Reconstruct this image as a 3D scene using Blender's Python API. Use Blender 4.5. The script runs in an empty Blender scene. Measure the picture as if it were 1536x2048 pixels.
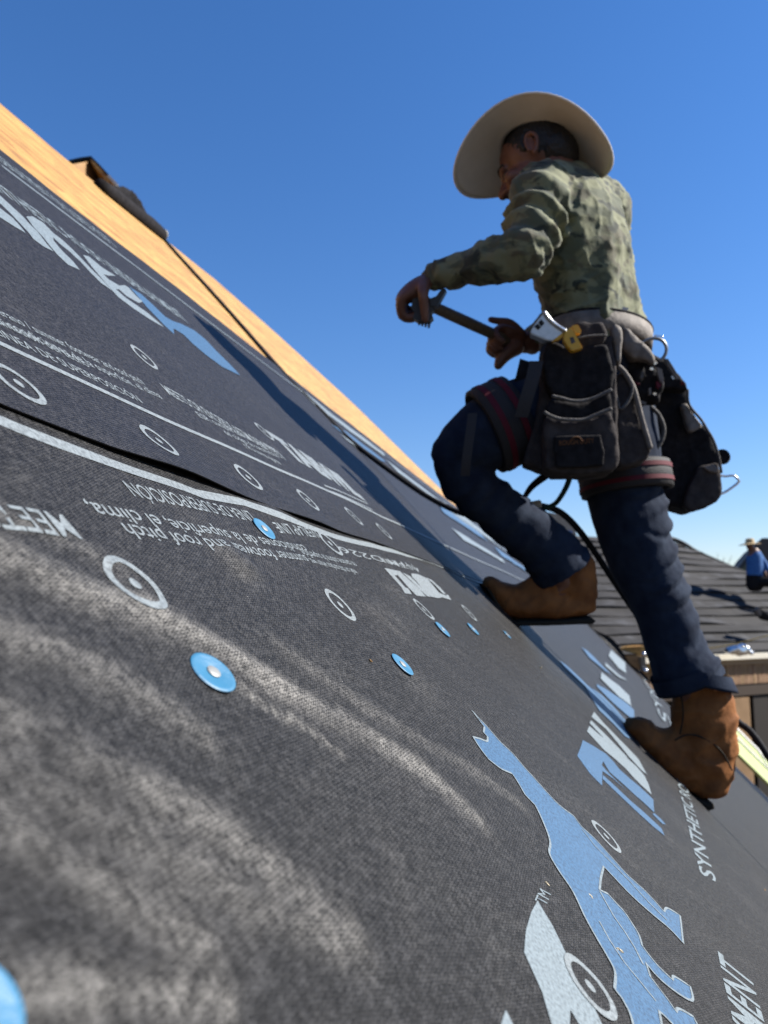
import bpy, bmesh, math, random
from mathutils import Vector, Matrix, noise
from mathutils.bvhtree import BVHTree
random.seed(7)
S = bpy.context.scene
C = S.collection
V = Vector
R = math.radians

# ------------------------------------------------------------------ camera, sky, sun, exposure
cam = bpy.data.cameras.new('camera')
camo = bpy.data.objects.new('camera', cam); C.objects.link(camo)
camo.location = (0, 0, 4.3); camo.rotation_euler = (R(97.4), 0, 0)
cam.sensor_fit = 'HORIZONTAL'; cam.sensor_width = 36.0; cam.lens = 36.05
cam.clip_start = 0.01; cam.clip_end = 2000
cam.dof.use_dof = True; cam.dof.focus_distance = 0.66; cam.dof.aperture_fstop = 12.0
S.camera = camo
SUN_EL, SUN_AZ = R(38.0), R(86.0)
world = bpy.data.worlds.new('World'); S.world = world; world.use_nodes = True
wn = world.node_tree
sky = wn.nodes.new('ShaderNodeTexSky'); sky.sky_type = 'NISHITA'; sky.sun_disc = False
sky.sun_elevation = SUN_EL; sky.sun_rotation = SUN_AZ
sky.air_density = 1.3; sky.dust_density = 0.0; sky.ozone_density = 6.0
hs = wn.nodes.new('ShaderNodeHueSaturation'); hs.inputs['Saturation'].default_value = 1.18
hs.inputs['Value'].default_value = 1.0
tint = wn.nodes.new('ShaderNodeMix'); tint.data_type = 'RGBA'; tint.blend_type = 'MULTIPLY'
tint.inputs[0].default_value = 1.0; tint.inputs[7].default_value = (1.08, 1.0, 1.15, 1)
wn.links.new(sky.outputs[0], hs.inputs['Color']); wn.links.new(hs.outputs[0], tint.inputs[6])
bg = wn.nodes['Background']; bg.inputs[1].default_value = 0.052
wn.links.new(tint.outputs[2], bg.inputs[0])
sl = bpy.data.lights.new('sun', 'SUN'); sl.energy = 5.0; sl.angle = R(0.53); sl.color = (1.0, 0.95, 0.87)
so = bpy.data.objects.new('sun', sl); C.objects.link(so)
sdir = V((math.cos(SUN_EL) * math.sin(SUN_AZ), math.cos(SUN_EL) * math.cos(SUN_AZ), math.sin(SUN_EL)))
so.rotation_euler = sdir.to_track_quat('Z', 'Y').to_euler(); so.location = (20, 5, 30)
S.view_settings.view_transform = 'Standard'; S.view_settings.look = 'None'
S.view_settings.exposure = 1.43; S.view_settings.gamma = 1.0; S.view_settings.use_curve_mapping = False

# ------------------------------------------------------------------ helpers
I4 = Matrix.Identity(4)

def tag(o, label=None, cat=None, group=None, kind=None):
    if label: o['label'] = label
    if cat: o['category'] = cat
    if group: o['group'] = group
    if kind: o['kind'] = kind
    return o

def thing(name, loc, label, cat, group=None, M=None, kind=None):
    o = bpy.data.objects.new(name, None); C.objects.link(o)
    o.matrix_world = M if M is not None else Matrix.Translation(loc)
    MW[o.name] = o.matrix_world.copy() if M is None else M.copy()
    return tag(o, label, cat, group, kind)
MW = {}

def link(name, me, mat, parent=None, smooth=False, local=False, angle=None):
    """Link a mesh (world coordinates unless local) as one object under parent."""
    if parent is not None and not local:
        me.transform(MW[parent.name].inverted())
    if mat is not None:
        if isinstance(mat, (list, tuple)):
            for m in mat: me.materials.append(m)
        elif not me.materials: me.materials.append(mat)
    if smooth:
        for p in me.polygons: p.use_smooth = True
        if angle: me.set_sharp_from_angle(angle=R(angle))
    o = bpy.data.objects.new(name, me); C.objects.link(o)
    if parent is not None:
        o.parent = parent
        MW[o.name] = MW[parent.name]
    return o

def mesh_of(bm, name='m'):
    bmesh.ops.recalc_face_normals(bm, faces=bm.faces[:])
    me = bpy.data.meshes.new(name); bm.to_mesh(me); bm.free(); return me

def smooth_path(pts, rad, sub=4):
    """Catmull-Rom through points and radii."""
    P = [V(p) for p in pts]; Rr = [r if isinstance(r, tuple) else (r, r) for r in rad]
    if len(P) < 3 or sub < 2: return P, Rr
    op, orr = [], []
    n = len(P)
    for i in range(n - 1):
        p0, p1, p2, p3 = P[max(i-1, 0)], P[i], P[i+1], P[min(i+2, n-1)]
        for k in range(sub):
            t = k / sub
            op.append(0.5 * ((2*p1) + (p2-p0)*t + (2*p0-5*p1+4*p2-p3)*t*t + (3*p1-p0-3*p2+p3)*t**3))
            orr.append(tuple(Rr[i][j]*(1-t) + Rr[i+1][j]*t for j in (0, 1)))
    op.append(P[-1]); orr.append(Rr[-1])
    return op, orr

def tube(bm, pts, rad, n=14, side=None, sub=4, round_ends=True):
    P, Rr = smooth_path(pts, rad if isinstance(rad, (list, tuple)) and len(rad) == len(pts) else [rad]*len(pts), sub)
    rings = []
    A = None
    m = len(P)
    seq = []
    for i in range(m):
        t = (P[min(i+1, m-1)] - P[max(i-1, 0)])
        t = t.normalized() if t.length > 1e-9 else V((0, 0, 1))
        if side is not None:
            a = V(side) - t * t.dot(V(side))
        else:
            if A is None:
                h = V((0, 0, 1)) if abs(t.z) < 0.9 else V((1, 0, 0))
                a = h - t * t.dot(h)
            else:
                a = A - t * t.dot(A)
        a.normalize(); A = a
        seq.append((P[i], t, a, t.cross(a), Rr[i]))
    def ring(c, a, b, ra, rb):
        return [bm.verts.new(c + a*(ra*math.cos(2*math.pi*k/n)) + b*(rb*math.sin(2*math.pi*k/n))) for k in range(n)]
    c, t, a, b, r = seq[0]
    if round_ends:
        e = min(r)
        rings.append(ring(c - t*e*0.75, a, b, r[0]*0.55, r[1]*0.55)); rings.append(ring(c - t*e*0.4, a, b, r[0]*0.87, r[1]*0.87))
    for c, t, a, b, r in seq: rings.append(ring(c, a, b, r[0], r[1]))
    if round_ends:
        e = min(r)
        rings.append(ring(c + t*e*0.4, a, b, r[0]*0.87, r[1]*0.87)); rings.append(ring(c + t*e*0.75, a, b, r[0]*0.55, r[1]*0.55))
    for r0, r1 in zip(rings, rings[1:]):
        for k in range(n):
            bm.faces.new((r0[k], r0[(k+1) % n], r1[(k+1) % n], r1[k]))
    bm.faces.new(rings[0][::-1]); bm.faces.new(rings[-1])

def tube_obj(name, pts, rad, mat, parent=None, n=10, side=None, sub=4, round_ends=True):
    bm = bmesh.new(); tube(bm, pts, rad, n, side, sub, round_ends)
    return link(name, mesh_of(bm), mat, parent, smooth=True)

def ellipsoid(bm, c, ax, u=18, v=12):
    c = V(c); ax = [V(x) for x in ax]
    top = bm.verts.new(c + ax[2]); bot = bm.verts.new(c - ax[2]); rows = []
    for j in range(1, v):
        th = math.pi*j/v
        rows.append([bm.verts.new(c + ax[2]*math.cos(th) + (ax[0]*math.cos(2*math.pi*k/u) + ax[1]*math.sin(2*math.pi*k/u))*math.sin(th)) for k in range(u)])
    for k in range(u):
        bm.faces.new((top, rows[0][k], rows[0][(k+1) % u])); bm.faces.new((bot, rows[-1][(k+1) % u], rows[-1][k]))
    for r0, r1 in zip(rows, rows[1:]):
        for k in range(u): bm.faces.new((r0[k], r1[k], r1[(k+1) % u], r0[(k+1) % u]))

def box(bm, c, ax):
    """box from centre and three half-axis vectors"""
    c = V(c); X, Y, Z = [V(a) for a in ax]
    v = [bm.verts.new(c + X*i + Y*j + Z*k) for i in (-1, 1) for j in (-1, 1) for k in (-1, 1)]
    for f in ((0,1,3,2),(4,6,7,5),(0,4,5,1),(2,3,7,6),(0,2,6,4),(1,5,7,3)): bm.faces.new([v[i] for i in f])

def box_obj(name, c, ax, mat, parent=None, bevel=0.0):
    bm = bmesh.new(); box(bm, c, ax)
    if bevel: bmesh.ops.bevel(bm, geom=bm.edges[:], offset=bevel, segments=2, profile=0.5, affect='EDGES')
    return link(name, mesh_of(bm), mat, parent)

def prism(bm, pts, off):
    a = [bm.verts.new(V(p)) for p in pts]; b = [bm.verts.new(V(p) + V(off)) for p in pts]
    n = len(a)
    bm.faces.new(a); bm.faces.new(b[::-1])
    for i in range(n): bm.faces.new((a[i], b[i], b[(i+1) % n], a[(i+1) % n]))

def remesh(bm, voxel, smooth=4, factor=0.5):
    """fuse the shells in bm into one continuous skin"""
    bmesh.ops.recalc_face_normals(bm, faces=bm.faces[:])
    bmesh.ops.triangulate(bm, faces=[f for f in bm.faces if len(f.verts) > 4])
    me = bpy.data.meshes.new('tmp'); bm.to_mesh(me); bm.free()
    o = bpy.data.objects.new('tmp', me); C.objects.link(o)
    m = o.modifiers.new('r', 'REMESH'); m.mode = 'VOXEL'; m.voxel_size = voxel
    if smooth:
        s = o.modifiers.new('s', 'SMOOTH'); s.iterations = smooth; s.factor = factor
    dg = bpy.context.evaluated_depsgraph_get(); dg.update()
    out = bpy.data.meshes.new_from_object(o.evaluated_get(dg))
    bpy.data.objects.remove(o); bpy.data.meshes.remove(me)
    return out

def displace(me, fn):
    N = [v.normal.copy() for v in me.vertices]
    for v, n in zip(me.vertices, N):
        v.co = v.co + n * fn(v.co, n)
    me.update()

def fbm(p, s, o=3): return noise.fractal(V(p)*s, 1.0, 2.0, o)
def ridge(x): return 1 - abs(2*(x - math.floor(x)) - 1)

# ------------------------------------------------------------------ materials
def mat(name, col, rough=0.7, spec=0.3, metal=0.0, col2=None, nscale=20.0, detail=4.0, bump=0.0, bscale=80.0, stretch=None,
        sheen=0.0, contrast=(0.35, 0.65), bdist=0.004):
    if metal < 0.5:
        col = tuple(c*0.62 for c in col); col2 = tuple(c*0.62 for c in col2) if col2 else None
    m = bpy.data.materials.new(name); m.use_nodes = True
    nt = m.node_tree; b = nt.nodes['Principled BSDF']
    b.inputs['Base Color'].default_value = (*col, 1); b.inputs['Roughness'].default_value = rough
    b.inputs['Specular IOR Level'].default_value = spec; b.inputs['Metallic'].default_value = metal
    if sheen: b.inputs['Sheen Weight'].default_value = sheen; b.inputs['Sheen Roughness'].default_value = 0.5
    tc = nt.nodes.new('ShaderNodeTexCoord'); mp = nt.nodes.new('ShaderNodeMapping')
    nt.links.new(tc.outputs['Object'], mp.inputs[0])
    if stretch: mp.inputs['Scale'].default_value = stretch
    if col2:
        n = nt.nodes.new('ShaderNodeTexNoise'); n.inputs['Scale'].default_value = nscale; n.inputs['Detail'].default_value = detail
        r = nt.nodes.new('ShaderNodeValToRGB')
        r.color_ramp.elements[0].position = contrast[0]; r.color_ramp.elements[1].position = contrast[1]
        r.color_ramp.elements[0].color = (*col, 1); r.color_ramp.elements[1].color = (*col2, 1)
        nt.links.new(mp.outputs[0], n.inputs['Vector']); nt.links.new(n.outputs['Fac'], r.inputs[0])
        nt.links.new(r.outputs[0], b.inputs['Base Color'])
    if bump:
        n = nt.nodes.new('ShaderNodeTexNoise'); n.inputs['Scale'].default_value = bscale; n.inputs['Detail'].default_value = 3
        bu = nt.nodes.new('ShaderNodeBump'); bu.inputs['Strength'].default_value = bump; bu.inputs['Distance'].default_value = bdist
        nt.links.new(mp.outputs[0], n.inputs['Vector']); nt.links.new(n.outputs['Fac'], bu.inputs['Height'])
        nt.links.new(bu.outputs[0], b.inputs['Normal'])
    return m

def felt_material(name, c0, c1, dust=0.5, weave=1.0):
    """dark woven synthetic roofing sheet: crossed threads, fibre flecks, tan dust scuffs, painted sheen streaks"""
    m = bpy.data.materials.new(name); m.use_nodes = True
    nt = m.node_tree; L = nt.links.new; b = nt.nodes['Principled BSDF']
    tc = nt.nodes.new('ShaderNodeTexCoord')
    def mapping(sc, rot=0):
        mp = nt.nodes.new('ShaderNodeMapping'); mp.inputs['Scale'].default_value = sc; mp.inputs['Rotation'].default_value = (0, 0, rot)
        L(tc.outputs['Object'], mp.inputs[0]); return mp.outputs[0]
    def nz(vec, scale, detail=3, rough=0.5):
        n = nt.nodes.new('ShaderNodeTexNoise'); n.inputs['Scale'].default_value = scale; n.inputs['Detail'].default_value = detail
        n.inputs['Roughness'].default_value = rough; L(vec, n.inputs['Vector']); return n.outputs['Fac']
    def math_(op, a, c=None, v=None):
        n = nt.nodes.new('ShaderNodeMath'); n.operation = op; L(a, n.inputs[0])
        if c is not None: L(c, n.inputs[1])
        if v is not None: n.inputs[1].default_value = v
        return n.outputs[0]
    def ramp(f, p0, p1, a, c):
        r = nt.nodes.new('ShaderNodeValToRGB'); e = r.color_ramp.elements
        e[0].position, e[1].position = p0, p1; e[0].color = (*a, 1); e[1].color = (*c, 1); L(f, r.inputs[0]); return r.outputs[0]
    def mixc(f, a, c):
        n = nt.nodes.new('ShaderNodeMix'); n.data_type = 'RGBA'; L(f, n.inputs[0]); L(a, n.inputs[6]); L(c, n.inputs[7]); return n.outputs[2]
    def aniso(ang, sc):
        """stretch along a direction: turn, then scale"""
        a = mapping((1, 1, 1), ang); mp = nt.nodes.new('ShaderNodeMapping'); mp.inputs['Scale'].default_value = sc; L(a, mp.inputs[0]); return mp.outputs[0]
    o1 = mapping((1, 1, 1))
    sep = nt.nodes.new('ShaderNodeSeparateXYZ'); L(o1, sep.inputs[0])
    wob = math_('MULTIPLY', nz(o1, 60, 2), v=0.0016)
    def threads(axis, period):
        x = math_('MULTIPLY', math_('ADD', sep.outputs[axis], wob), v=2*math.pi/period)
        return math_('SINE', x)
    ta, tu = threads(0, 0.0040), threads(1, 0.0020)
    cross = math_('ADD', math_('MULTIPLY', tu, v=0.35), math_('MULTIPLY', math_('MULTIPLY', ta, tu), v=0.75))
    fleck = nz(aniso(0.6, (0.75, 1.4, 1)), 850, 3, 0.7)
    fleck2 = nz(o1, 430, 4, 0.7)
    big = nz(aniso(0.65, (0.8, 2.2, 1)), 5.0, 5, 0.6)
    fleck3 = nz(o1, 200, 3, 0.6)
    grain = math_('ADD', math_('MULTIPLY', fleck, v=0.5), math_('MULTIPLY', fleck2, v=0.3))
    grain = math_('ADD', grain, math_('MULTIPLY', fleck3, v=0.35))
    grain = math_('SUBTRACT', grain, v=0.075)
    grain = math_('ADD', grain, math_('MULTIPLY', cross, v=0.105*weave))
    base = ramp(grain, 0.46, 0.68, c0, c1)
    dirt = ramp(big, 0.50, 0.74, (0, 0, 0), (1, 1, 1))
    scuff = ramp(nz(aniso(0.63, (0.8, 4.5, 1)), 8.0, 6, 0.62), 0.56, 0.76, (0, 0, 0), (1, 1, 1))
    at = nt.nodes.new('ShaderNodeAttribute'); at.attribute_name = 'sheen_and_scuff'  # pale streaks painted in for the sheen of the creases
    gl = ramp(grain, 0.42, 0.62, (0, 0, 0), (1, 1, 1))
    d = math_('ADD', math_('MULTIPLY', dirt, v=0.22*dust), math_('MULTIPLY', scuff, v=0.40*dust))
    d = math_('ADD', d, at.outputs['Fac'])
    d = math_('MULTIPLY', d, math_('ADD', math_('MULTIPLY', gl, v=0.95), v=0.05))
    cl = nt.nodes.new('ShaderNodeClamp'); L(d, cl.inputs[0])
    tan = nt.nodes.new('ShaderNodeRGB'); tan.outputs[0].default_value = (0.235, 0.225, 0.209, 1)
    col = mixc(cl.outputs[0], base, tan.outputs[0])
    L(col, b.inputs['Base Color'])
    b.inputs['Specular IOR Level'].default_value = 0.12
    L(ramp(fleck2, 0.3, 0.75, (0.40,)*3, (0.62,)*3), b.inputs['Roughness'])
    h = math_('ADD', math_('MULTIPLY', cross, v=0.40*weave), math_('MULTIPLY', fleck, v=1.3))
    h = math_('ADD', h, math_('MULTIPLY', fleck2, v=2.4))
    bu = nt.nodes.new('ShaderNodeBump'); bu.inputs['Strength'].default_value = 0.7; bu.inputs['Distance'].default_value = 0.00045
    L(h, bu.inputs['Height']); L(bu.outputs[0], b.inputs['Normal'])
    return m

M_felt = felt_material('underlayment_felt', (0.0030, 0.0031, 0.0036), (0.046, 0.046, 0.0485), 0.30)
M_felt2 = felt_material('underlayment_felt_upper', (0.0040, 0.0041, 0.0050), (0.041, 0.041, 0.0465), 0.22)
def print_mat(name, c, c2):
    m = mat(name, c, 0.5, 0.4, col2=c2, nscale=420, detail=4, contrast=(0.3, 0.6), bump=0.5, bscale=500, bdist=0.0005); return m
M_pale = print_mat('pale_print', (0.10, 0.125, 0.14), (0.215, 0.265, 0.295))
M_white = print_mat('white_print', (0.11, 0.125, 0.133), (0.24, 0.275, 0.293))
M_blue = print_mat('blue_print', (0.016, 0.054, 0.115), (0.042, 0.125, 0.245))
M_cap = mat('blue_cap_plastic', (0.030, 0.170, 0.315), 0.5, 0.4, bump=0.12, bscale=300)
M_nail = mat('nail_head_steel', (0.30, 0.31, 0.31), 0.5, 0.4, 0.3)
M_black = mat('black_rubber', (0.008, 0.008, 0.009), 0.6, 0.3)
M_rope = mat('black_rope', (0.010, 0.010, 0.012), 0.85, 0.2, col2=(0.03, 0.03, 0.034), nscale=300, bump=0.6, bscale=260)

def osb_material():
    m = bpy.data.materials.new('osb_board'); m.use_nodes = True
    nt = m.node_tree; L = nt.links.new; b = nt.nodes['Principled BSDF']
    tc = nt.nodes.new('ShaderNodeTexCoord'); mp = nt.nodes.new('ShaderNodeMapping'); mp.inputs['Scale'].default_value = (5, 24, 14)
    L(tc.outputs['Object'], mp.inputs[0])
    vo = nt.nodes.new('ShaderNodeTexVoronoi'); vo.inputs['Scale'].default_value = 1.4; L(mp.outputs[0], vo.inputs['Vector'])
    r = nt.nodes.new('ShaderNodeValToRGB'); e = r.color_ramp.elements
    e[0].position = 0.05; e[0].color = (0.225, 0.105, 0.018, 1); e[1].position = 0.95; e[1].color = (0.36, 0.215, 0.052, 1)
    k = e.new(0.5); k.color = (0.30, 0.165, 0.034, 1)
    sp = nt.nodes.new('ShaderNodeSeparateColor'); L(vo.outputs['Color'], sp.inputs[0]); L(sp.outputs[0], r.inputs[0])
    n = nt.nodes.new('ShaderNodeTexNoise'); n.inputs['Scale'].default_value = 3.0; n.inputs['Detail'].default_value = 6; L(mp.outputs[0], n.inputs['Vector'])
    mx = nt.nodes.new('ShaderNodeMix'); mx.data_type = 'RGBA'; mx.blend_type = 'MULTIPLY'; mx.inputs[0].default_value = 0.75
    r2 = nt.nodes.new('ShaderNodeValToRGB'); r2.color_ramp.elements[0].color = (0.5, 0.4, 0.3, 1); r2.color_ramp.elements[0].position = 0.33; r2.color_ramp.elements[1].position = 0.55
    L(n.outputs['Fac'], r2.inputs[0]); L(r.outputs[0], mx.inputs[6]); L(r2.outputs[0], mx.inputs[7]); L(mx.outputs[2], b.inputs['Base Color'])
    b.inputs['Roughness'].default_value = 0.6
    bu = nt.nodes.new('ShaderNodeBump'); bu.inputs['Strength'].default_value = 0.4; bu.inputs['Distance'].default_value = 0.002
    L(sp.outputs[1], bu.inputs['Height']); L(bu.outputs[0], b.inputs['Normal'])
    return m
M_osb = osb_material()
M_osb_dark = mat('weathered_or_shaded_plywood', (0.34, 0.19, 0.085), 0.7, col2=(0.46, 0.28, 0.13), nscale=9, stretch=(1, 1, 4), bump=0.2, bscale=60)

def camo_material():
    m = bpy.data.materials.new('camouflage_cloth'); m.use_nodes = True
    nt = m.node_tree; L = nt.links.new; b = nt.nodes['Principled BSDF']
    tc = nt.nodes.new('ShaderNodeTexCoord'); mp = nt.nodes.new('ShaderNodeMapping'); mp.inputs['Scale'].default_value = (1, 1, 1.7)
    L(tc.outputs['Object'], mp.inputs[0])
    cols = [(0.135, 0.140, 0.082), (0.068, 0.076, 0.048), (0.076, 0.072, 0.046), (0.026, 0.031, 0.023)]
    cur = None
    for i, (sc, th) in enumerate(((0, 0), (11, 0.49), (15, 0.55), (17, 0.57))):
        rgb = nt.nodes.new('ShaderNodeRGB'); rgb.outputs[0].default_value = (*cols[i], 1)
        if cur is None: cur = rgb.outputs[0]; continue
        mp2 = nt.nodes.new('ShaderNodeMapping'); mp2.inputs['Location'].default_value = (i*3.1, i*1.7, i*5.3); L(mp.outputs[0], mp2.inputs[0])
        n = nt.nodes.new('ShaderNodeTexNoise'); n.inputs['Scale'].default_value = sc; n.inputs['Detail'].default_value = 3; n.inputs['Distortion'].default_value = 0.6
        L(mp2.outputs[0], n.inputs['Vector'])
        r = nt.nodes.new('ShaderNodeValToRGB'); r.color_ramp.elements[0].position = th; r.color_ramp.elements[1].position = th + 0.07
        L(n.outputs['Fac'], r.inputs[0])
        mx = nt.nodes.new('ShaderNodeMix'); mx.data_type = 'RGBA'; L(r.outputs[0], mx.inputs[0]); L(cur, mx.inputs[6]); L(rgb.outputs[0], mx.inputs[7]); cur = mx.outputs[2]
    L(cur, b.inputs['Base Color']); b.inputs['Roughness'].default_value = 0.85; b.inputs['Specular IOR Level'].default_value = 0.15
    b.inputs['Sheen Weight'].default_value = 0.1
    n = nt.nodes.new('ShaderNodeTexNoise'); n.inputs['Scale'].default_value = 45; n.inputs['Detail'].default_value = 4; L(tc.outputs['Object'], n.inputs['Vector'])
    bu = nt.nodes.new('ShaderNodeBump'); bu.inputs['Strength'].default_value = 0.35; bu.inputs['Distance'].default_value = 0.006
    L(n.outputs['Fac'], bu.inputs['Height']); L(bu.outputs[0], b.inputs['Normal'])
    return m
M_camo = camo_material()
M_jean = mat('dark_denim', (0.015, 0.022, 0.042), 0.9, 0.1, col2=(0.027, 0.039, 0.066), nscale=24, detail=6, bump=0.25, bscale=160, bdist=0.003)
M_hem = mat('worn_denim_hem', (0.09, 0.13, 0.20), 0.85, 0.15, col2=(0.05, 0.08, 0.14), nscale=80)
M_boot = mat('brown_suede', (0.36, 0.145, 0.046), 0.78, 0.15, col2=(0.21, 0.080, 0.026), nscale=17, detail=5, bump=0.3, bscale=90)
M_sole = mat('dark_rubber_sole', (0.022, 0.018, 0.012), 0.8, 0.2)
M_skin = mat('tanned_skin', (0.21, 0.088, 0.052), 0.5, 0.35, col2=(0.165, 0.066, 0.040), nscale=40, bump=0.12, bscale=260)
M_hair = mat('black_hair', (0.010, 0.008, 0.007), 0.55, 0.4, bump=0.8, bscale=240, stretch=(1, 1, .3))
M_hat = mat('cream_felt_hat', (0.80, 0.72, 0.60), 0.85, 0.15, col2=(0.86, 0.78, 0.66), nscale=30, bump=0.05, bscale=300)
M_bag = mat('grey_brown_canvas', (0.040, 0.034, 0.034), 0.85, 0.1, col2=(0.070, 0.060, 0.058), nscale=40, bump=0.5, bscale=110, bdist=0.003)
M_bagd = mat('black_canvas', (0.013, 0.012, 0.013), 0.85, 0.08, col2=(0.026, 0.024, 0.026), nscale=50, bump=0.4, bscale=110, bdist=0.003)
M_trim = mat('worn_grey_binding', (0.15, 0.14, 0.135), 0.8, 0.2, col2=(0.08, 0.075, 0.07), nscale=90, bump=0.4, bscale=120)
M_belt = mat('taupe_padded_webbing', (0.15, 0.13, 0.115), 0.75, 0.25, col2=(0.24, 0.21, 0.185), nscale=45, bump=0.4, bscale=120)
M_strap = mat('grey_webbing', (0.036, 0.034, 0.037), 0.75, 0.25, bump=0.4, bscale=300)
M_red = mat('red_webbing_stripe', (0.115, 0.007, 0.018), 0.75, 0.25)
M_steel = mat('bright_steel', (0.62, 0.63, 0.64), 0.25, 0.5, 1.0)
M_dsteel = mat('dark_steel', (0.16, 0.165, 0.17), 0.4, 0.5, 0.9)
M_yellow = mat('yellow_plastic', (0.78, 0.42, 0.015), 0.4, 0.5)
M_handle = mat('hickory_handle', (0.16, 0.12, 0.075), 0.55, 0.35, col2=(0.10, 0.075, 0.05), nscale=20, stretch=(8, 1, 8))
M_green = mat('dark_green_webbing', (0.014, 0.055, 0.045), 0.7, 0.25)

# ------------------------------------------------------------------ the roof being worked on
Rd, Ru, Rn = V((0.25713, 0.96638, 0)), V((-0.6713, 0.17862, 0.71934)), V((0.69515, -0.18497, 0.69466))
R0 = V((0, 0, 4.3)) - Rn * 0.155
RM = Matrix(((Rd.x, Ru.x, Rn.x, R0.x), (Rd.y, Ru.y, Rn.y, R0.y), (Rd.z, Ru.z, Rn.z, R0.z), (0, 0, 0, 1)))
RMi = RM.inverted()
def roofw(a, u, w=0): return R0 + Rd*a + Ru*u + Rn*w
house = thing('house', R0, 'steep roofed house under construction with dark printed underlayment and bare yellow wood along the ridge', 'house', M=RM)

SEAM = [(0.3451,0.3172),(0.3629,0.3103),(0.4643,0.3055),(0.5381,0.3055),(0.6479,0.3046),(0.7634,0.2984),(0.9403,0.2912),(1.4641,0.2888),(2.1276,0.2635)]
SEAM = [(-.4, SEAM[0][1] + .03)] + SEAM + [(4.0, 0.215), (11.3, 0.05)]
RIDGE = [(-.6, 2.35), (1.94, 2.47), (2.33, 2.53), (4.0, 3.05), (4.4, 3.2), (5.58, 3.23), (7.0, 2.94), (7.25, 1.5), (9.4, .8), (11.0, 0.0)]
TOP = 1.352
def lerp_tab(t, x):
    if x <= t[0][0]: return t[0][1]
    for (x0, y0), (x1, y1) in zip(t, t[1:]):
        if x <= x1: return y0 + (y1 - y0)*(x - x0)/(x1 - x0)
    return t[-1][1]
def useam(a): return lerp_tab(SEAM, a)
def ridge_u(a): return lerp_tab(RIDGE, a)
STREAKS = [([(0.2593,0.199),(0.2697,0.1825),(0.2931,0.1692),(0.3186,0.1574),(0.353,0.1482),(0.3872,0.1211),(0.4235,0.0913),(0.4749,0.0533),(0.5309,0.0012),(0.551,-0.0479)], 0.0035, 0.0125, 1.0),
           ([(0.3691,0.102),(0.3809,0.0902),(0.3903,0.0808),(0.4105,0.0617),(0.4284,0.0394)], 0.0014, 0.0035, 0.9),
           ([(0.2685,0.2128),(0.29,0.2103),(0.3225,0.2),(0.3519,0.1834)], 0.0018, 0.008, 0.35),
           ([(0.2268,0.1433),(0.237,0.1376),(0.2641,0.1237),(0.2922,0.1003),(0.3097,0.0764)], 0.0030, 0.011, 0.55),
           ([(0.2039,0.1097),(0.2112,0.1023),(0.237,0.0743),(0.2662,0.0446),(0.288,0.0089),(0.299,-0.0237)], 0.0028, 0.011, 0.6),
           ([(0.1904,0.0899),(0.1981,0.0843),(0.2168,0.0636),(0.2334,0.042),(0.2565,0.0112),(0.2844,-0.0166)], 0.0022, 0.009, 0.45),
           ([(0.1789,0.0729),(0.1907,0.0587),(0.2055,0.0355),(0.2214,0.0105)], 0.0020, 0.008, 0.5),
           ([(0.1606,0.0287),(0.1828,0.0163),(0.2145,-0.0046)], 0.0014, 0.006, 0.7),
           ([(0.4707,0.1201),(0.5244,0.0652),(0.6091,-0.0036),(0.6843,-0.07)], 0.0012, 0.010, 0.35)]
def seg_dist(p, q, x, y):
    dx, dy = q[0]-p[0], q[1]-p[1]; L = dx*dx + dy*dy
    t = max(0, min(1, ((x-p[0])*dx + (y-p[1])*dy)/L))
    return math.hypot(x - p[0] - t*dx, y - p[1] - t*dy), t
def H(a, u):
    """height of the lower underlayment sheet over the deck"""
    h = 0.004*noise.noise(V((a*2.2, u*3.1, 0))) + 0.0012*noise.noise(V((a*9 + u*6, u*14 - a*3, 3)))
    if a < 1.0 and -.5 < u < .45:
        for pl, A, sg, wr in STREAKS:
            d = min(seg_dist(p, q, a, u)[0] for p, q in zip(pl, pl[1:]))
            if d < 4*sg: h += A*math.exp(-(d/sg)**2)*(0.7 + 0.6*noise.noise(V((a*22, u*22, 9))))
        h += 0.0011*noise.noise(V(((a + u*1.1)*10, (u - a*0.75)*52, 5)))*max(0, 1 - a/0.9)
    h += 0.0045*math.exp(-(((a-.53)/.022)**2 + ((u-.205)/.02)**2)) - 0.002*math.exp(-(((a-.53)/.03)**2 + ((u-.185)/.006)**2))
    h += 0.0025*math.exp(-(((a-.80)/.05)**2 + ((u-.15)/.02)**2))
    h += 0.004*math.exp(-(((a-.74)/.05)**2 + ((u-.30)/.025)**2))
    return h
def lift(a):
    return 0.0012 + 0.0050*math.exp(-((a-.56)/.09)**2) + 0.0024*math.exp(-((a-.86)/.09)**2)
def HU(a, u):
    t = u - useam(a)
    h = 0.004*noise.noise(V((a*2.2, u*3.1, 0))) + 0.0022 + lift(a)*math.exp(-(max(t, 0)/.035)**2) + 0.0012*noise.noise(V((a*7, u*9, 3)))
    h += 0.0035*max(0, noise.noise(V((a*1.3 + 3, u*2.5, 4))))*min(1, max(0, t/.15))
    return h
def steps(x0, segs):
    out = [x0]
    for x1, d in segs:
        n = max(1, round((x1 - out[-1])/d)); b = out[-1]
        out += [b + (x1 - b)*(i+1)/n for i in range(n)]
    return out
def sheet(name, As, Us, fn, ufn, matl, thick=None):
    bm = bmesh.new(); rows = []
    for a in As:
        rows.append([bm.verts.new((a, ufn(a, t), fn(a, ufn(a, t)))) for t in Us])
    for r0, r1 in zip(rows, rows[1:]):
        for i in range(len(Us) - 1): bm.faces.new((r0[i], r1[i], r1[i+1], r0[i+1]))
    me = bpy.data.meshes.new(name); bm.to_mesh(me); bm.free()
    return link(name, me, matl, house, smooth=True, local=True)
A_low = steps(-.5, [(0.05, .02), (0.9, .006), (2.4, .02), (11.0, .25)])
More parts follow.
